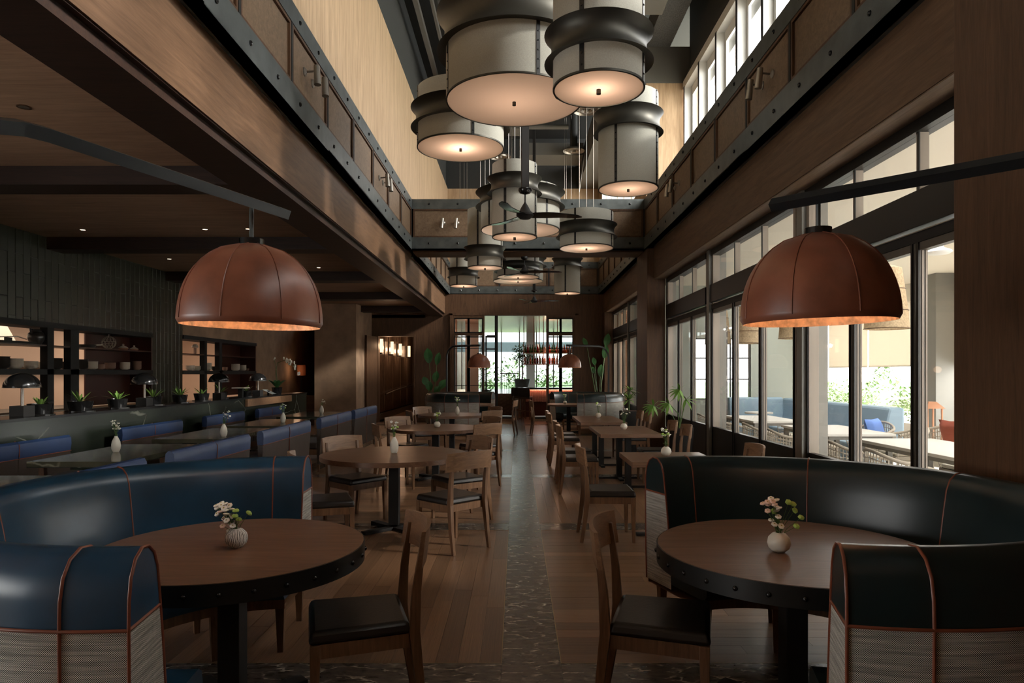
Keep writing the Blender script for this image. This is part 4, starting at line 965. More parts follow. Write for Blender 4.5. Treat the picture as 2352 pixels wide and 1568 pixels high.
# ---- crockery on the hatch shelves
bowl = mesh('bowl', MB().lathe([(.001, 0), (.04, 0), (.075, .022), (.085, .045), (.082, .045), (.07, .024), (.001, .008)], 20), 50)
plate = mesh('plate', MB().lathe([(.001, 0), (.06, 0), (.095, .012), (.093, .015), (.06, .006), (.001, .004)], 20), 50)
cream_b = plain('stoneware_cream', (.60, .52, .42), .4, var=.15, scale=12); dark_b = plain('stoneware_dark', (.04, .035, .03), .3); mid_b = plain('stoneware_brown', (.30, .18, .13), .35)
XS = XL-.14
def stack(px, n, mat, lb, kind='bowl', sc_=1.0, z=1.611):
    Y = -XS*1568/(1187-px)
    for i in range(n):
        me = (bowl if kind == 'bowl' else plate); key = me.name+mat.name
        if key not in KIDS:
            c = me.copy(); c.materials.clear(); c.materials.append(mat); KIDS[key] = c
        st_ = .018 if kind == 'bowl' else .011
        o = obj(kind, KIDS[key], None, None, loc=(XS, Y, z+i*st_*sc_), label=('lowest' if i == 0 else 'topmost' if i == n-1 else ORD[i]+' from bottom')+' of the '+lb, cat=kind, group='stacked '+kind+'s: '+lb)
        o.scale = (sc_, sc_, sc_); o.rotation_euler = (Rf.uniform(-.02, .02), Rf.uniform(-.02, .02), 0)
for a in [(5, 7, dark_b, 'dark bowl stack at far left of the hatch', 'bowl', 1.1), (34, 5, cream_b, 'widest cream bowl stack at left', 'bowl', 1.25), (70, 4, cream_b, 'low cream stack beside the widest stack', 'bowl', 1.15), (104, 4, cream_b, 'low cream stack just left of the first post', 'bowl', 1.05), (131, 9, dark_b, 'tall dark stack of bowls behind the first post', 'bowl', .9), (152, 5, mid_b, 'brown bowls between the two posts', 'bowl', 1.0),
          (190, 8, dark_b, 'dark bowls stacked right of the thick post', 'bowl', .95), (212, 6, cream_b, 'cream bowls right of the dark stack', 'bowl', 1.0), (231, 5, mid_b, 'small brown bowls stacked before the red cabinet', 'bowl', .8), (253, 5, mid_b, 'wider brown bowls at the start of the red cabinet', 'bowl', 1.05), (287, 6, cream_b, 'striped cream bowls in the red cabinet', 'bowl', 1.0), (314, 8, mid_b, 'last stack of bowls deep in the red cabinet', 'bowl', .95),
          (437, 4, cream_b, 'first cream bowls in the second hatch', 'bowl', 1.1), (452, 4, cream_b, 'second cream bowls in the second hatch', 'bowl', 1.0), (476, 7, cream_b, 'tallest cream stack in the second hatch', 'bowl', 1.15), (493, 5, dark_b, 'dark bowls between the posts of the second hatch', 'bowl', .85), (517, 5, mid_b, 'small brown bowls right of the posts of the second hatch', 'bowl', .75), (541, 6, cream_b, 'broad cream stack at right of the second hatch', 'bowl', 1.25), (557, 6, cream_b, 'cream stack last but one in the second hatch', 'bowl', 1.1), (566, 3, mid_b, 'smallest stack at the right end of the second hatch', 'bowl', .8)]: stack(*a)
def on_shelf(px, name, lb, cat): 
    Y = -XS*1568/(1187-px); return thing(name, lb, cat, (XS, Y, 1.966))
t = on_shelf(84, 'clay_jar', 'dark carved clay jar with lug handles on the top shelf', 'jar')
obj('body', MB().lathe([(.001, 0), (.06, 0), (.105, .06), (.118, .12), (.10, .17), (.07, .19), (.075, .215), (.09, .225), (.08, .22), (.06, .19)], 24), dark_b, t, smooth=50)
for s in (-1, 1): obj('handle', MB().tube([(0, s*.075, .215), (0, s*.13, .225), (0, s*.12, .18), (0, s*.095, .17)], .012, 8), dark_b, t, smooth=60)
t = on_shelf(250, 'wicker_ball', 'round open lattice basket on the top shelf', 'basket'); lt = MB()
for i in range(7):
    th = PI*(i+.7)/8.4; lt.lathe([(.11*math.sin(th)+.004, .11-.11*math.cos(th)), (.11*math.sin(th)-.004, .11-.11*math.cos(th)), (.11*math.sin(th)+.004, .114-.11*math.cos(th))], 20)
for i in range(12):
    a = 2*PI*i/12; lt.tube([(.11*math.sin(PI*j/10)*math.cos(a+j*.12), .11*math.sin(PI*j/10)*math.sin(a+j*.12), .11-.11*math.cos(PI*j/10)) for j in range(11)], .004, 4)
obj('lattice', lt, MT['terraw'], t, kind='stuff'); obj('handle', MB().tube([(0, -.02, .215), (0, 0, .26), (0, .03, .26), (0, .02, .215)], .006, 6), MT['terraw'], t)
for px, lb, s in ((283, 'larger of two lidded pottery dishes in the red cabinet', 1.0), (308, 'smaller of two lidded pottery dishes in the red cabinet', .85)):
    t = on_shelf(px, 'lidded_dish', lb, 'dish'); t.scale = (s, s, s)
    obj('dish', MB().lathe([(.001, 0), (.06, 0), (.085, .03), (.08, .03)], 20), MT['terra'], t, smooth=50); obj('lid', MB().lathe([(.09, .03), (.06, .055), (.02, .075), (.012, .08), (.022, .095), (.012, .11), (.001, .112)], 20), cream_b, t, smooth=50)
t = on_shelf(25, 'serving_tray', 'dark trays and steel cutlery laid on the top shelf at far left', 'tray'); obj('tray', MB().box(-.15, .15, -.35, .3, 0, .03), MT['blackm'], t); obj('tongs', MB().tube([(0, -.2, .08), (.02, .1, .1), (0, .3, .07)], .008), MT['silver'], t); obj('stand', MB().box(-.02, .02, -.1, .0, .03, .08), MT['blackm'], t)
t = on_shelf(197, 'cast_iron_pan', 'low dark pan with pale handle on the top shelf', 'pan'); obj('pan', MB().lathe([(.001, 0), (.13, 0), (.15, .05), (.145, .05), (.12, .01), (.001, .01)], 20), dark_b, t, smooth=50); obj('handle', MB().tube([(0, .14, .045), (.05, .35, .06)], .01, 6), cream_b, t)
t = on_shelf(448, 'figurine', 'left of a pair of mushroom shaped ornaments in the second hatch', 'ornament'); obj('cap', MB().lathe([(.05, .14), (.07, .16), (.04, .21), (.001, .22)], 16), cream_b, t, smooth=50); obj('stalk', MB().cyl(.03, 0, .15, 12), mid_b, t, smooth=50)
t = on_shelf(466, 'figurine', 'right of a pair of mushroom shaped ornaments in the second hatch', 'ornament'); obj('cap', MB().lathe([(.05, .14), (.07, .16), (.04, .21), (.001, .22)], 16), mid_b, t, smooth=50); obj('stalk', MB().cyl(.03, 0, .15, 12), mid_b, t, smooth=50)
t = thing('floor_lamp', 'orange drum shade of a lamp in the dark passage behind the block wall', 'lamp', (-6.6, 20.9, 0)); obj('lamp_shade', MB().cyl(.13, 1.48, 1.80, 20), plain('amber_shade', (.50, .20, .10), .8, trans=.5), t, smooth=40); obj('pole', MB().cyl(.015, 0, 1.5, 8), MT['steeld'], t); obj('bulb', MB().ball(.03, (0, 0, 1.62), 8), emis('b2', (1, .6, .35), 3), t)
light('passage_lamp', 'POINT', (-6.6, 20.5, 1.66), 2, (1, .6, .35), radius=.1)
t = thing('sideboard', 'dark sideboard with slatted front in the passage behind the block wall', 'cabinet', (-6.45, 20.6, 0)); obj('body', MB().box(-.3, .5, -.2, .2, 0, .88), MT['brownx'], t)
for i in range(4): obj('drawer', MB().box(-.28, .48, -.215, -.2, .08+.2*i, .25+.2*i), MT['brownz'], t)

# ---- large plants
def bigleaf(t, base, tip, L, w, face=(0, -1, .3), mat='leaf'):
    b, p = Vector(base), Vector(tip); mid = b.lerp(p, .5)+Vector((0, 0, .05))
    obj('stem', MB().tube([b, mid, p], .011, 6, rad=[.014, .011, .007]), MT['stem'], t)
    d = (p-mid).normalized(); obj('leaf', MB().leaf(p, (d.x*1.5, d.y, .75), face, L, w, .25, 8, .12), MT[mat], t)
t = thing('bird_of_paradise', 'tall broad leaved plant behind the far left booth', 'plant', (-2.45, 19.9, 0)); pot(t, .2, .45, 'blackm')
for tip, L, w in (((-.1, 0, 1.85), .48, .26), ((.12, -.05, 1.80), .40, .18), ((.05, .1, 1.3), .35, .2), ((-.15, -.1, 1.2), .3, .2), ((.2, 0, 1.1), .35, .22), ((-.05, -.2, 1.05), .35, .22), ((.1, -.15, .95), .3, .2)): bigleaf(t, (0, 0, .4), tip, L, w)
t = thing('bird_of_paradise', 'tall broad leaved plant beside the pole of the far right arc lamp', 'plant', (2.42, 20.2, 0)); pot(t, .2, .45, 'blackm')
for tip, L, w in (((.2, -.1, 2.35), .42, .2), ((.15, -.1, 2.0), .42, .2), ((.05, 0, 1.45), .40, .2), ((-.35, 0, 2.35), .30, .14), ((-.1, .1, 1.8), .25, .14), ((-.12, .1, 1.55), .22, .14)): bigleaf(t, (0, 0, .4), tip, L, w)
t = thing('potted_dracaena', 'spiky rosette plant in a black pot beside the middle pillar', 'plant', (2.12, 12.9, 0)); obj('pot', MB().box(-.16, .16, -.16, .16, 0, .84), MT['blackm'], t, bevel=.01); obj('soil', MB().box(-.14, .14, -.14, .14, .83, .845), MT['cab'], t)
for c, n in (((0, 0, 1.05), 26), ((.02, 0, 1.22), 22)):
    for i in range(n):
        a = Rf.uniform(0, 2*PI); obj('leaf', MB().leaf(c, (math.cos(a), math.sin(a), Rf.uniform(-.4, 1.3)), (0, 0, 1), Rf.uniform(.16, .26), .035, .25, 3), MT['leafl'], t)
obj('stem', MB().cyl(.012, .84, 1.22, 6), MT['stem'], t)
t = thing('potted_philodendron', 'split leaf plant arching in front of the windows behind the oak chairs', 'plant', (2.50, 10.5, 0)); pot(t, .22, .72, 'blackm')
for tip, n in (((-.02, -.1, 1.30), 9), ((-.42, -.1, 1.06), 10), ((-.22, -.25, 1.10), 8), ((.10, 0, 1.15), 6)):
    obj('stem', MB().tube([(0, 0, .7), (tip[0]*.35+.03, tip[1]*.5, tip[2]-.16), tip], .007, 6), MT['stem'], t)
    for i in range(n):
        a = -1.9+3.8*i/(n-1)
        dx = -math.cos(a) if tip[0] < .05 else math.cos(a)
        obj('leaf', MB().leaf(tip, (dx, -.3, math.sin(a)*.6-.15), (0, -.3, 1), .17*(1-.25*abs(a)/1.9)+.03, .045, .2, 4), MT['leafl'], t)
t = thing('potted_fern', 'low leafy plant behind the glazed screen left of the opening', 'plant', (-.95, 22.2, .0)); pot(t, .2, .9, 'blackm')
for i in range(26):
    a = Rf.uniform(0, 2*PI); obj('leaf', MB().leaf((0, 0, .88), (math.cos(a), math.sin(a), Rf.uniform(.2, 1.3)), (0, 0, 1), Rf.uniform(.3, .5), .09, .4, 4), MT['leaf'], t)

# ---- bar: counter, stools, bottle rack
t = thing('bar_counter', 'long bar counter with glowing ribbed copper front beyond the opening', 'counter', (1.4, 24.6, 0))
obj('front', MB().box(-1.25, 1.7, -.3, .3, 0, .92), MT['cab'], t); obj('worktop', MB().box(-1.35, 1.8, -.4, .4, .98, 1.04), MT['black'], t)
rib = mesh('rib', MB().cyl(.018, 0, .42, 8), 60); rib.materials.append(MT['copper'])
for i in range(75): o = bpy.data.objects.new('rib', rib); COL.objects.link(o); o.parent = t; o.location = (-1.23+i*.039, -.31, .54)
obj('light_strip', MB().box(-1.2, 1.6, -.34, -.33, .962, .972), emis('strip_glow', (1, .35, .2), 2), t)
light('bar_strip_light', 'AREA', (1.6, 24.2, .95), 6, (1, .35, .22), rot=(.5, 0, 0), size=2.6, size_y=.05)
def stool(x, y, rz, label):
    t = thing('bar_stool', label, 'stool', (x, y, 0), rz, 'bar stools'); 
    for a in (-1, 1):
        for b in (-1, 1): obj('leg', MB().post((a*.21, b*.2, 0), (a*.17, b*.16, .70), .03, .03, .035, .035), MT['chairw'], t)
    obj('seat', MB().box(-.2, .2, -.2, .2, .70, .77), MT['brownl'], t, bevel=.02)
    obj('backrest', MB().hexa([(-.2, -.21, .77), (.2, -.21, .77), (.2, -.16, .77), (-.2, -.16, .77)], [(-.2, -.27, 1.06), (.2, -.27, 1.06), (.2, -.22, 1.06), (-.2, -.22, 1.06)]), MT['seat'], t, bevel=.012)
    obj('foot_rail', MB().box(-.19, .19, .17, .2, .25, .28).box(-.2, -.17, -.19, .19, .25, .28).box(.17, .2, -.19, .19, .25, .28), MT['chairw'], t, kind='stuff')
stool(-.05, 24.0, .25, 'leather backed bar stool, left one of three at the bar'); stool(.08, 23.45, .1, 'leather backed bar stool, middle one of three at the bar'); stool(.30, 22.9, -.3, 'leather backed bar stool, nearest and right one of three at the bar')
t = thing('bottle_rack', 'hanging copper bottle rack glowing red over the bar', 'rack', (1.15, 24.6, 0))
for zz in (1.86, 2.26): obj('shelf', MB().box(-.9, .9, -.25, .25, zz, zz+.03), MT['copper'], t)
for zz in (1.98, 2.38): obj('guard_rail', MB().tube([(-.9, -.25, zz), (.9, -.25, zz)], .01), MT['copper'], t)
for xx in (-.9, -.55, -.35, -.2, .3, .9): obj('hanger', MB().box(xx-.015, xx+.015, -.26, -.24, 1.84, 3.46), MT['copper'], t)
bot = mesh('bottle', MB().lathe([(.001, 0), (.037, 0), (.038, .16), (.03, .19), (.014, .22), (.013, .28), (.016, .285), (.001, .29)], 12), 50)
bcol = {}
for i, (n, c) in enumerate((('amber', (.35, .08, .02)), ('ruby', (.30, .015, .01)), ('green', (.03, .10, .03)), ('pale', (.6, .45, .35)))): m = bot.copy(); m.materials.append(plain('bottle_'+n, c, .12)); bcol[n] = m
for zz, lv in ((1.892, 'lower'), (2.292, 'upper')):
    for i in range(20):
        n = Rf.choice(list(bcol)); nn = {'amber': 'amber', 'ruby': 'ruby red', 'green': 'dark green', 'pale': 'pale'}[n]
        obj('bottle', bcol[n], None, None, loc=(.31+i*.087, 24.45+Rf.uniform(-.05, .05), zz), label='%s bottle, %s from left on the %s rack shelf over the bar' % (nn, ORD[i], lv), cat='bottle', group='bottles on the %s rack shelf' % lv)
light('rack_light', 'POINT', (1.1, 24.1, 2.15), 5, (1, .4, .25), radius=.05)
tl = thing('trailing_plants', 'green plants trailing from the upper shelf of the bottle rack', 'plant', (1.15, 24.75, 2.3)); m = MB()
for i in range(150): a = Rf.uniform(0, 6.3); m.leaf((Rf.uniform(-.85, .85), Rf.uniform(-.1, .1), Rf.uniform(0, .12)), (math.cos(a), math.sin(a)*.4, Rf.uniform(-.2, 1.5)), (0, 0, 1), .16, .05, .4, 3)
obj('foliage', m, MT['leaf'], tl, kind='stuff'); obj('planter', MB().box(-.85, .85, -.05, .1, -.0, .08), MT['blackm'], tl)
def tree(name, label, loc, n, sx, sz, z0, Ls, mats, trunk=True, potted=None, group=None, shape='ball', seed=3):
    t = thing(name, label, 'tree' if trunk else 'bush', loc, 0, group); r = random.Random(seed)
    for q, mt in enumerate(mats):
        m = MB()
        for i in range(n//len(mats)):
            a = r.uniform(0, 2*PI); u = r.random(); v = r.random()**.5
            if shape == 'cone': rr = sx*(1-u**1.3)*(.35+.65*v)+.03; z = z0+sz*u
            else: th = math.acos(1-2*u); rr = sx*math.sin(th)*v; z = z0+sz/2*(1-math.cos(th)*v)
            m.leaf((rr*math.cos(a), rr*math.sin(a), z), (math.cos(a+r.uniform(-1, 1)), math.sin(a+r.uniform(-1, 1)), r.uniform(-.5, 1)), (r.uniform(-.4, .4), r.uniform(-.4, .4), 1), Ls*r.uniform(.7, 1.2), Ls*.42, .2, 2)
        obj('foliage', m, MT[mt], t, kind='stuff')
    if trunk: obj('trunk', MB().tube([(0, 0, potted or 0), (.03, 0, z0*.6+.1), (0, 0, z0+sz*.4)], .03, 6), MT['brownz'], t)
    if potted: obj('pot', MB().lathe([(.001, 0), (.24, 0), (.36, potted), (.33, potted), (.3, potted*.85), (.001, potted*.85)], 20), MT['steel'], t, smooth=50)
    return t
tree('potted_tree', 'small tree in a dark round pot in front of the far glazed wall', (.23, 29.5, .80), 420, .42, 1.05, 1.0, .17, ['leaf', 'bushd'], True, .5)
for i, (x, y, h) in enumerate(((-1.6, 35, 2.2), (-.2, 37, 2.6), (1.6, 36, 2.0), (3.4, 38, 3))):
    tree('garden_shrub', 'hazy garden shrub beyond the far glazing, %s from the left' % o5[i].replace('nearest', 'first'), (x, y, 0), 320, .8, h, 0, .3, ['bush', 'bushd'], False, seed=i, group='garden shrubs beyond the far glazing')
t = thing('wall_sconce', 'glowing tube sconce on the dark brick wall left of the opening', 'sconce', (-1.98-.25, 22.95, 1.88)); obj('glass_tube', MB().cyl(.045, -.2, .2, 12), gl, t, smooth=40); obj('bracket', MB().box(-.02, .02, .04, .08, -.26, -.2), MT['steeld'], t)

# ================================================================ TERRACE OUTSIDE THE WINDOWS
struct('floor_terrace', MB().box(3.2, 9.4, -3, 24, -.06, -.01), MT['stone'])
ct = struct('ceiling_terrace', MB().box(3.2, 4.5, -3, 24, 3.55, 3.7).box(6.2, 9.2, -3, 24, 3.55, 3.7), MT['cream'])  # open roof strip between the halves is added, unseen, to brighten the terrace
for i in range(14): obj('added_skylight_beam', MB().box(4.5, 6.2, -2.9+2*i, -2.8+2*i, 3.55, 3.7), MT['cream'], ct)
obj('added_skylight_beam', MB().box(4.75, 5.35, -3, 24, 3.56, 3.7), MT['cream'], ct)
struct('trim_terrace', MB().box(8.75, 9.2, -3, 24, 3.15, 3.55), MT['cream'])
for i, y in enumerate((-2.8, 2.0, 8.6, 13.6, 19.2)): struct('terrace_column', MB().box(8.35, 8.75, y, y+.4, 0, 3.55), MT['grey'])
for i in range(12):
    y0 = -2.6+2.2*i; t = thing('roller_blind', 'cream roller blind on the open terrace side, %s from the near end' % ORD[i], 'blind', (8.85, y0, 0), 0, 'roller blinds along the terrace')
    obj('fabric', MB().box(0, .006, .02, 2.16, 1.73, 3.18), MT['blind'], t); obj('bottom_bar', MB().box(-.01, .016, .02, 2.16, 1.70, 1.73), MT['cream'], t)
struct('glass_railing', MB().box(9.28, 9.29, -3, 24, 0, 1.05), MT['glass'])
struct('terrace_partition', MB().box(3.2, 4.9, 15.6, 15.8, 0, .95).box(3.2, 4.0, 15.6, 15.8, .95, 3.55).box(5.35, 6.7, 15.6, 15.8, 0, 3.55).box(4.0, 5.35, 15.6, 15.8, 2.35, 3.55).box(4.9, 5.35, 15.6, 15.8, 0, .95), plain('sage_wall', (.34, .36, .31), .7))
w = thing('window_12', None, None, (4.0, 15.62, .95), kind='structure')
for x in (0, .42, .87, 1.31): obj('glazing_bar', MB().box(x, x+.03, -.02, .02, 0, 1.4), MT['steeld'], w)
for z in (0, .45, .93, 1.37): obj('glazing_bar', MB().box(0, 1.35, -.015, .015, z, z+.03), MT['steeld'], w)
obj('pane', MB().box(0, 1.35, 0, .004, 0, 1.4), MT['glass'], w)
struct('terrace_marble_pier', MB().box(3.95, 4.2, 13.6, 13.85, 0, 2.5), MT['slab'])
t = thing('terrace_banquette', 'pale blue vinyl banquette curving along the terrace', 'banquette', (0, 0, 0))
obj('back', MB().hexa([(4.7, 15.0, .4), (5.9, 15.0, .4), (5.9, 15.3, .4), (4.7, 15.3, .4)], [(4.7, 15.1, 1.02), (5.9, 15.1, 1.02), (5.9, 15.3, 1.02), (4.7, 15.3, 1.02)]), MT['skyblue'], t, bevel=.04)
obj('back', MB().hexa([(5.8, 10.9, .4), (6.2, 10.9, .4), (6.2, 15.3, .4), (5.8, 15.3, .4)], [(5.95, 10.9, 1.0), (6.2, 10.9, 1.0), (6.2, 15.3, 1.0), (5.95, 15.3, 1.0)]), MT['skyblue'], t, bevel=.04)
obj('seat', MB().box(4.7, 5.9, 14.5, 15.0, .1, .45).box(5.3, 5.9, 10.9, 14.5, .1, .45), MT['skyblue'], t, bevel=.03)
def ttable(x0, x1, y0, y1, lb):
    t = thing('terrace_table', lb, 'table', ((x0+x1)/2, (y0+y1)/2, 0), 0, 'terrace tables'); a, b = (x1-x0)/2, (y1-y0)/2
    obj('tabletop', MB().box(-a, a, -b, b, .715, .75), MT['metalt'], t, bevel=.005); obj('apron', MB().box(-a+.03, a-.03, -b+.03, b-.03, .67, .715), MT['grey'], t)
    for p in (-1, 1):
        for q in (-1, 1): obj('leg', MB().box(p*(a-.06)-.03, p*(a-.06)+.03, q*(b-.06)-.03, q*(b-.06)+.03, 0, .67), MT['grey'], t)
ttable(4.15, 5.1, 6.2, 8.4, 'long grey terrace table nearest the near pillar'); ttable(4.1, 5.0, 9.0, 10.6, 'grey terrace table in the middle of the terrace'); ttable(3.95, 4.8, 11.4, 13.0, 'grey terrace table farthest along the terrace')
t = thing('round_side_table', 'small round table before the pale blue banquette', 'table', (5.0, 14.1, 0)); obj('tabletop', MB().cyl(.28, .72, .75, 24), MT['metalt'], t); obj('column', MB().cyl(.03, 0, .72, 10), MT['grey'], t); obj('foot', MB().cyl(.18, 0, .02, 20), MT['grey'], t)
def wicker(nm, lb, x, y, face, wd=.56, dp=.54, cush=None, first=[None]):
    t = thing(nm, lb, 'chair', (x, y, 0), math.radians(face)-PI/2, 'wicker terrace chairs')
    pts = []; n = 16                                   # U-shaped top rail, open to +y
    for i in range(n+1):
        a = PI+PI*i/n; pts.append((wd/2*math.cos(a), dp/2*math.sin(a)*1.0, .80-.10*abs(math.cos(a))**2))
    rail = [(-wd/2, dp/2, .62)]+pts+[(wd/2, dp/2, .62)]
    obj('rail', MB().tube(rail, .018, 8), MT['terraw'], t, smooth=60)
    m = MB(); N2 = 26; lows = []
    for i in range(N2+1):
        u = i/N2*(len(rail)-1); j = min(int(u), len(rail)-2); f = u-j; p = Vector(rail[j]).lerp(Vector(rail[j+1]), f); q = Vector((p.x*.86, p.y*.9, .42)); lows.append((p, q)); m.tube([p, p.lerp(q, .5)+Vector((p.x*.04, p.y*.04, 0)), q], .006, 4, caps=False)
    for v in (.2, .4, .6, .8): m.tube([a.lerp(b, v)+Vector((a.x*.04*math.sin(PI*v), a.y*.04*math.sin(PI*v), 0)) for a, b in lows], .006, 4)
    obj('woven_back', m, MT['terraw'], t, kind='stuff')
    obj('seat', MB().box(-wd*.43, wd*.43, -dp*.43, dp*.5, .38, .43), MT['terraw'], t, bevel=.01); obj('seat_cushion', MB().box(-wd*.40, wd*.40, -dp*.38, dp*.48, .43, .48), MT['cushw'], t, bevel=.02)
    for p in (-1, 1):
        for q in (-1, 1): obj('leg', MB().tube([(p*wd*.46, q*dp*.46, 0), (p*wd*.42, q*dp*.42, .4)], .014, 6), MT['terraw'], t)
    return t
CH = wicker('wicker_chair', 'woven tub chair between the windows and the nearest terrace table', 3.72, 6.7, 0)
for i, (x, y, f, lb) in enumerate(((3.72, 7.6, 0, 'woven tub chair beside the nearest terrace table, second along the window'), (3.66, 9.3, 0, 'woven tub chair at the window side of the middle terrace table'), (3.66, 10.2, 0, 'farther woven tub chair at the window side of the middle terrace table'), (3.62, 11.8, 0, 'woven tub chair at the window side of the farthest terrace table'), (3.62, 12.6, 0, 'last woven tub chair at the window side of the farthest terrace table'),
      (5.35, 9.4, 180, 'woven tub chair on the garden side of the middle terrace table'), (5.3, 7.9, 180, 'woven tub chair on the garden side of the nearest terrace table'), (5.0, 12.1, 180, 'woven tub chair on the garden side of the farthest terrace table'), (5.42, 10.38, 215, 'woven tub chair with a blue cushion in front of the blue banquette'))):
    dup(CH, (x, y, 0), math.radians(f)-PI/2, lb)
t = thing('wicker_sofa', 'woven lounge sofa with rust red cushions on the terrace', 'sofa', (6.15, 9.45, 0), math.radians(100)); m = MB()
rl = [(-.75, .35, .62), (-.78, -.2, .72), (-.6, -.36, .78), (0, -.4, .8), (.6, -.36, .78), (.78, -.2, .72), (.75, .35, .62)]; obj('rail', MB().tube(rl, .022, 8), MT['terraw'], t, smooth=60); lows = []
for i in range(49):
    u = i/48*6; j = min(int(u), 5); p = Vector(rl[j]).lerp(Vector(rl[j+1]), u-j); q = Vector((p.x*.92, p.y*.9, .3)); lows.append((p, q)); m.tube([p, q], .007, 4, caps=False)
for v in (.15, .3, .45, .6, .75, .9): m.tube([a.lerp(b, v) for a, b in lows], .007, 4)
obj('woven_back', m, MT['terraw'], t, kind='stuff'); obj('seat', MB().box(-.7, .7, -.32, .36, .25, .42), MT['cushw'], t, bevel=.03)
for p in (-1, 1):
    for q in (-1, 1): obj('leg', MB().tube([(p*.68, q*.3, 0), (p*.66, q*.28, .3)], .02, 6), MT['terraw'], t)
def cushion(x, y, z, rz, tilt, mat, lb, s=.42):
    m = MB(); n = 8
    for sgn in (-1, 1):
        b = len(m.v)
        for i in range(n+1):
            for j in range(n+1):
                u, v = -1+2*i/n, -1+2*j/n; pin = 1-.06*(1-abs(u))*abs(v)**3-.06*(1-abs(v))*abs(u)**3
                m.v.append((u*s/2*pin, sgn*.08*((1-u**4)*(1-v**4))**.5, v*s/2*pin))
        for i in range(n):
            for j in range(n):
                q = (b+i*(n+1)+j, b+(i+1)*(n+1)+j, b+(i+1)*(n+1)+j+1, b+i*(n+1)+j+1); m.f.append(q if sgn < 0 else q[::-1])
    o = obj('cushion', m, MT[mat], None, smooth=60, label=lb, cat='cushion', group='terrace scatter cushions'); o.location = (x, y, z); o.rotation_euler = (tilt, 0, rz); return o
cushion(6.3, 9.2, .66, math.radians(100), -.3, 'cushr', 'rust red cushion at the near end of the woven sofa'); cushion(6.25, 9.75, .66, math.radians(95), -.3, 'cushr', 'rust red cushion at the far end of the woven sofa', .46); cushion(6.0, 8.95, .62, math.radians(70), -.35, 'cushb', 'blue cushion leaning on the near end of the woven sofa', .36)
cushion(5.49, 10.46, .66, math.radians(35), -.3, 'cushb', 'pale blue cushion in the tub chair before the blue banquette', .4)
t = thing('daybed', 'low terrace daybed with cream cushions near the near pillar', 'sofa', (6.1, 7.85, 0)); obj('base', MB().box(-.45, .6, -1.0, .55, .1, .45), MT['terraw'], t, bevel=.02); obj('mattress', MB().box(-.43, .58, -.98, .53, .45, .58), MT['cushw'], t, bevel=.03); obj('back', MB().box(.5, .62, -1.0, .55, .45, .9), MT['terraw'], t, bevel=.02)
cushion(5.85, 8.15, .78, .35, -.5, 'cushb', 'large sky blue cushion on the daybed', .5); cushion(6.25, 8.0, .78, .1, -.4, 'cushw', 'cream cushion on the daybed beside the sky blue one', .5); cushion(6.4, 7.5, .78, .9, -.3, 'cushw', 'cream cushion at the back of the daybed', .5)
for i, (x, y, R, lb) in enumerate(((5.2, 9.6, .29, 'woven terrace pendant half hidden by the right leather lamp'), (4.85, 14.3, .29, 'woven terrace pendant seen through the middle window bay'), (5.0, 12.3, .27, 'woven terrace pendant just left of the right leather lamp'), (4.3, 14.6, .27, 'small woven terrace pendant farthest left'))):
    t = thing('woven_pendant', lb, 'pendant lamp', (x, y, 2.17), 0, 'woven terrace pendants'); obj('shade', MB().lathe([(R, 0), (R*.93, .25), (R*.80, .55), (R*.66, .85), (R*.2, .9)], 28), plain('rattan_shade', (.50, .38, .24), .8, var=.35, scale=40, trans=.3), t, smooth=40)
    for zz, rr in ((0, 1.01), (.25, .945), (.55, .81)): obj('hoop', MB().lathe([(R*rr, zz), (R*rr+.008, zz+.006), (R*rr, zz+.012)], 28), MT['brownz'], t)
    obj('cable', MB().cyl(.006, .9, 1.38, 6), MT['steeld'], t)
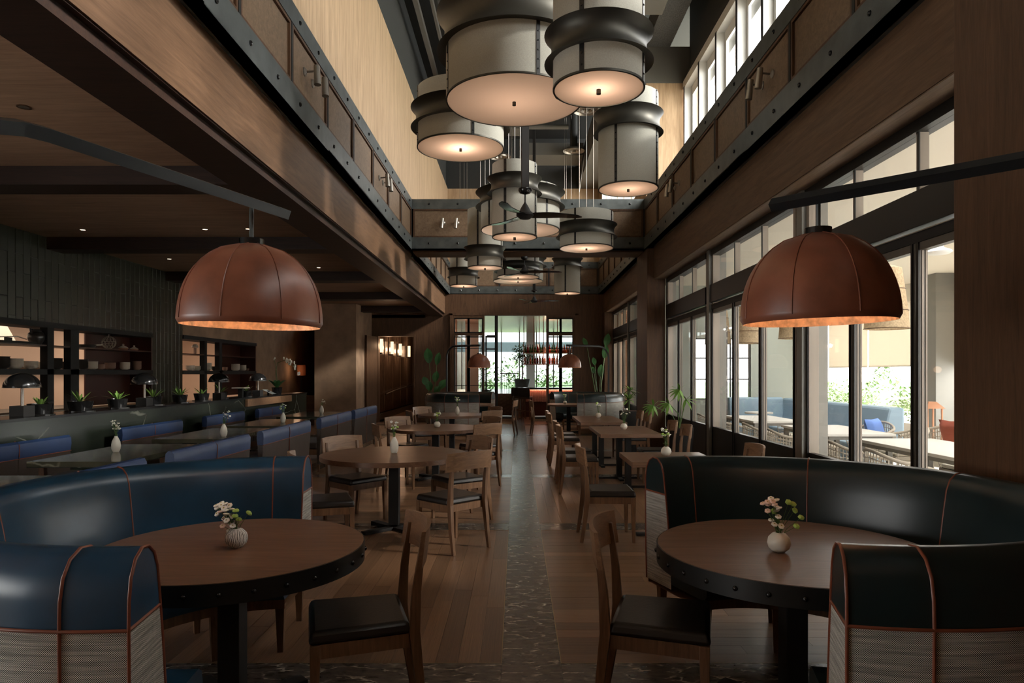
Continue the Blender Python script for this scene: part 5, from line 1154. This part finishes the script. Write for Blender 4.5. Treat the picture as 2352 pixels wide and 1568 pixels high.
t = thing('dome_ceiling_lamp', 'white dish shaped lamp under the terrace ceiling', 'lamp', (5.75, 9.3, 3.17)); obj('dish', MB().lathe([(.001, 0), (.13, .005), (.165, .03), (.15, .05), (.06, .09), (.04, .2), (.001, .21)], 24), MT['white'], t, smooth=50); obj('rod', MB().cyl(.012, .2, .38, 8), MT['white'], t)
t = thing('lantern', 'tall copper framed lantern standing beside the terrace column', 'lantern', (7.45, 12.3, 0)); obj('base', MB().box(-.14, .14, -.14, .14, 0, .06), MT['terra'], t); obj('roof', MB().hexa([(-.17, -.17, .92), (.17, -.17, .92), (.17, .17, .92), (-.17, .17, .92)], [(-.07, -.07, 1.04), (.07, -.07, 1.04), (.07, .07, 1.04), (-.07, .07, 1.04)]), MT['terra'], t)
for p in (-1, 1):
    for q in (-1, 1): obj('corner_post', MB().box(p*.13-.012, p*.13+.012, q*.13-.012, q*.13+.012, .06, .92), MT['terra'], t)
obj('candle', MB().cyl(.05, .06, .35, 12), MT['white'], t)
pl = struct('terrace_planter', MB().box(9.4, 10.6, -3, 30, -.3, .35), MT['stone'])
for i, (x, y, sx, hh, mt, shp) in enumerate(((10.0, 18.6, .85, 1.55, ['bush', 'bushd'], 'cone'), (10.1, 21.8, .8, 1.15, ['bush', 'bushd'], 'ball'), (10.1, 20.3, .6, .8, ['bush', 'bushd'], 'ball'), (10.0, 17.05, .55, .95, ['bush', 'bushd'], 'ball'), (10.0, 15.75, .5, 1.0, ['bush', 'bushd'], 'ball'), (10.0, 13.4, .5, 1.4, ['bush', 'bushd'], 'cone'), (10.1, 23.6, .8, 1.3, ['bush', 'bushd'], 'ball'), (10.0, 11.0, .6, .9, ['bush', 'bushd'], 'ball'), (10.0, 8.4, .6, 1.0, ['bush', 'bushd'], 'ball'))):
    tree('terrace_shrub', ['tall pointed shrub in the planter, seen in the near window bay', 'rounded shrub with reddish tips left of the tall pointed one', 'low shrub directly left of the tall pointed one', 'shrub directly right of the tall pointed one', 'shrub partly hidden by the near mullion', 'narrow shrub beside the terrace column', 'shrub farthest along the planter', 'low shrub at the near end of the planter', 'nearest shrub of the planter'][i], (x, y, .30), 700, sx, hh, .0, .13, mt, False, seed=20+i, group='shrubs in the terrace planter', shape=shp)
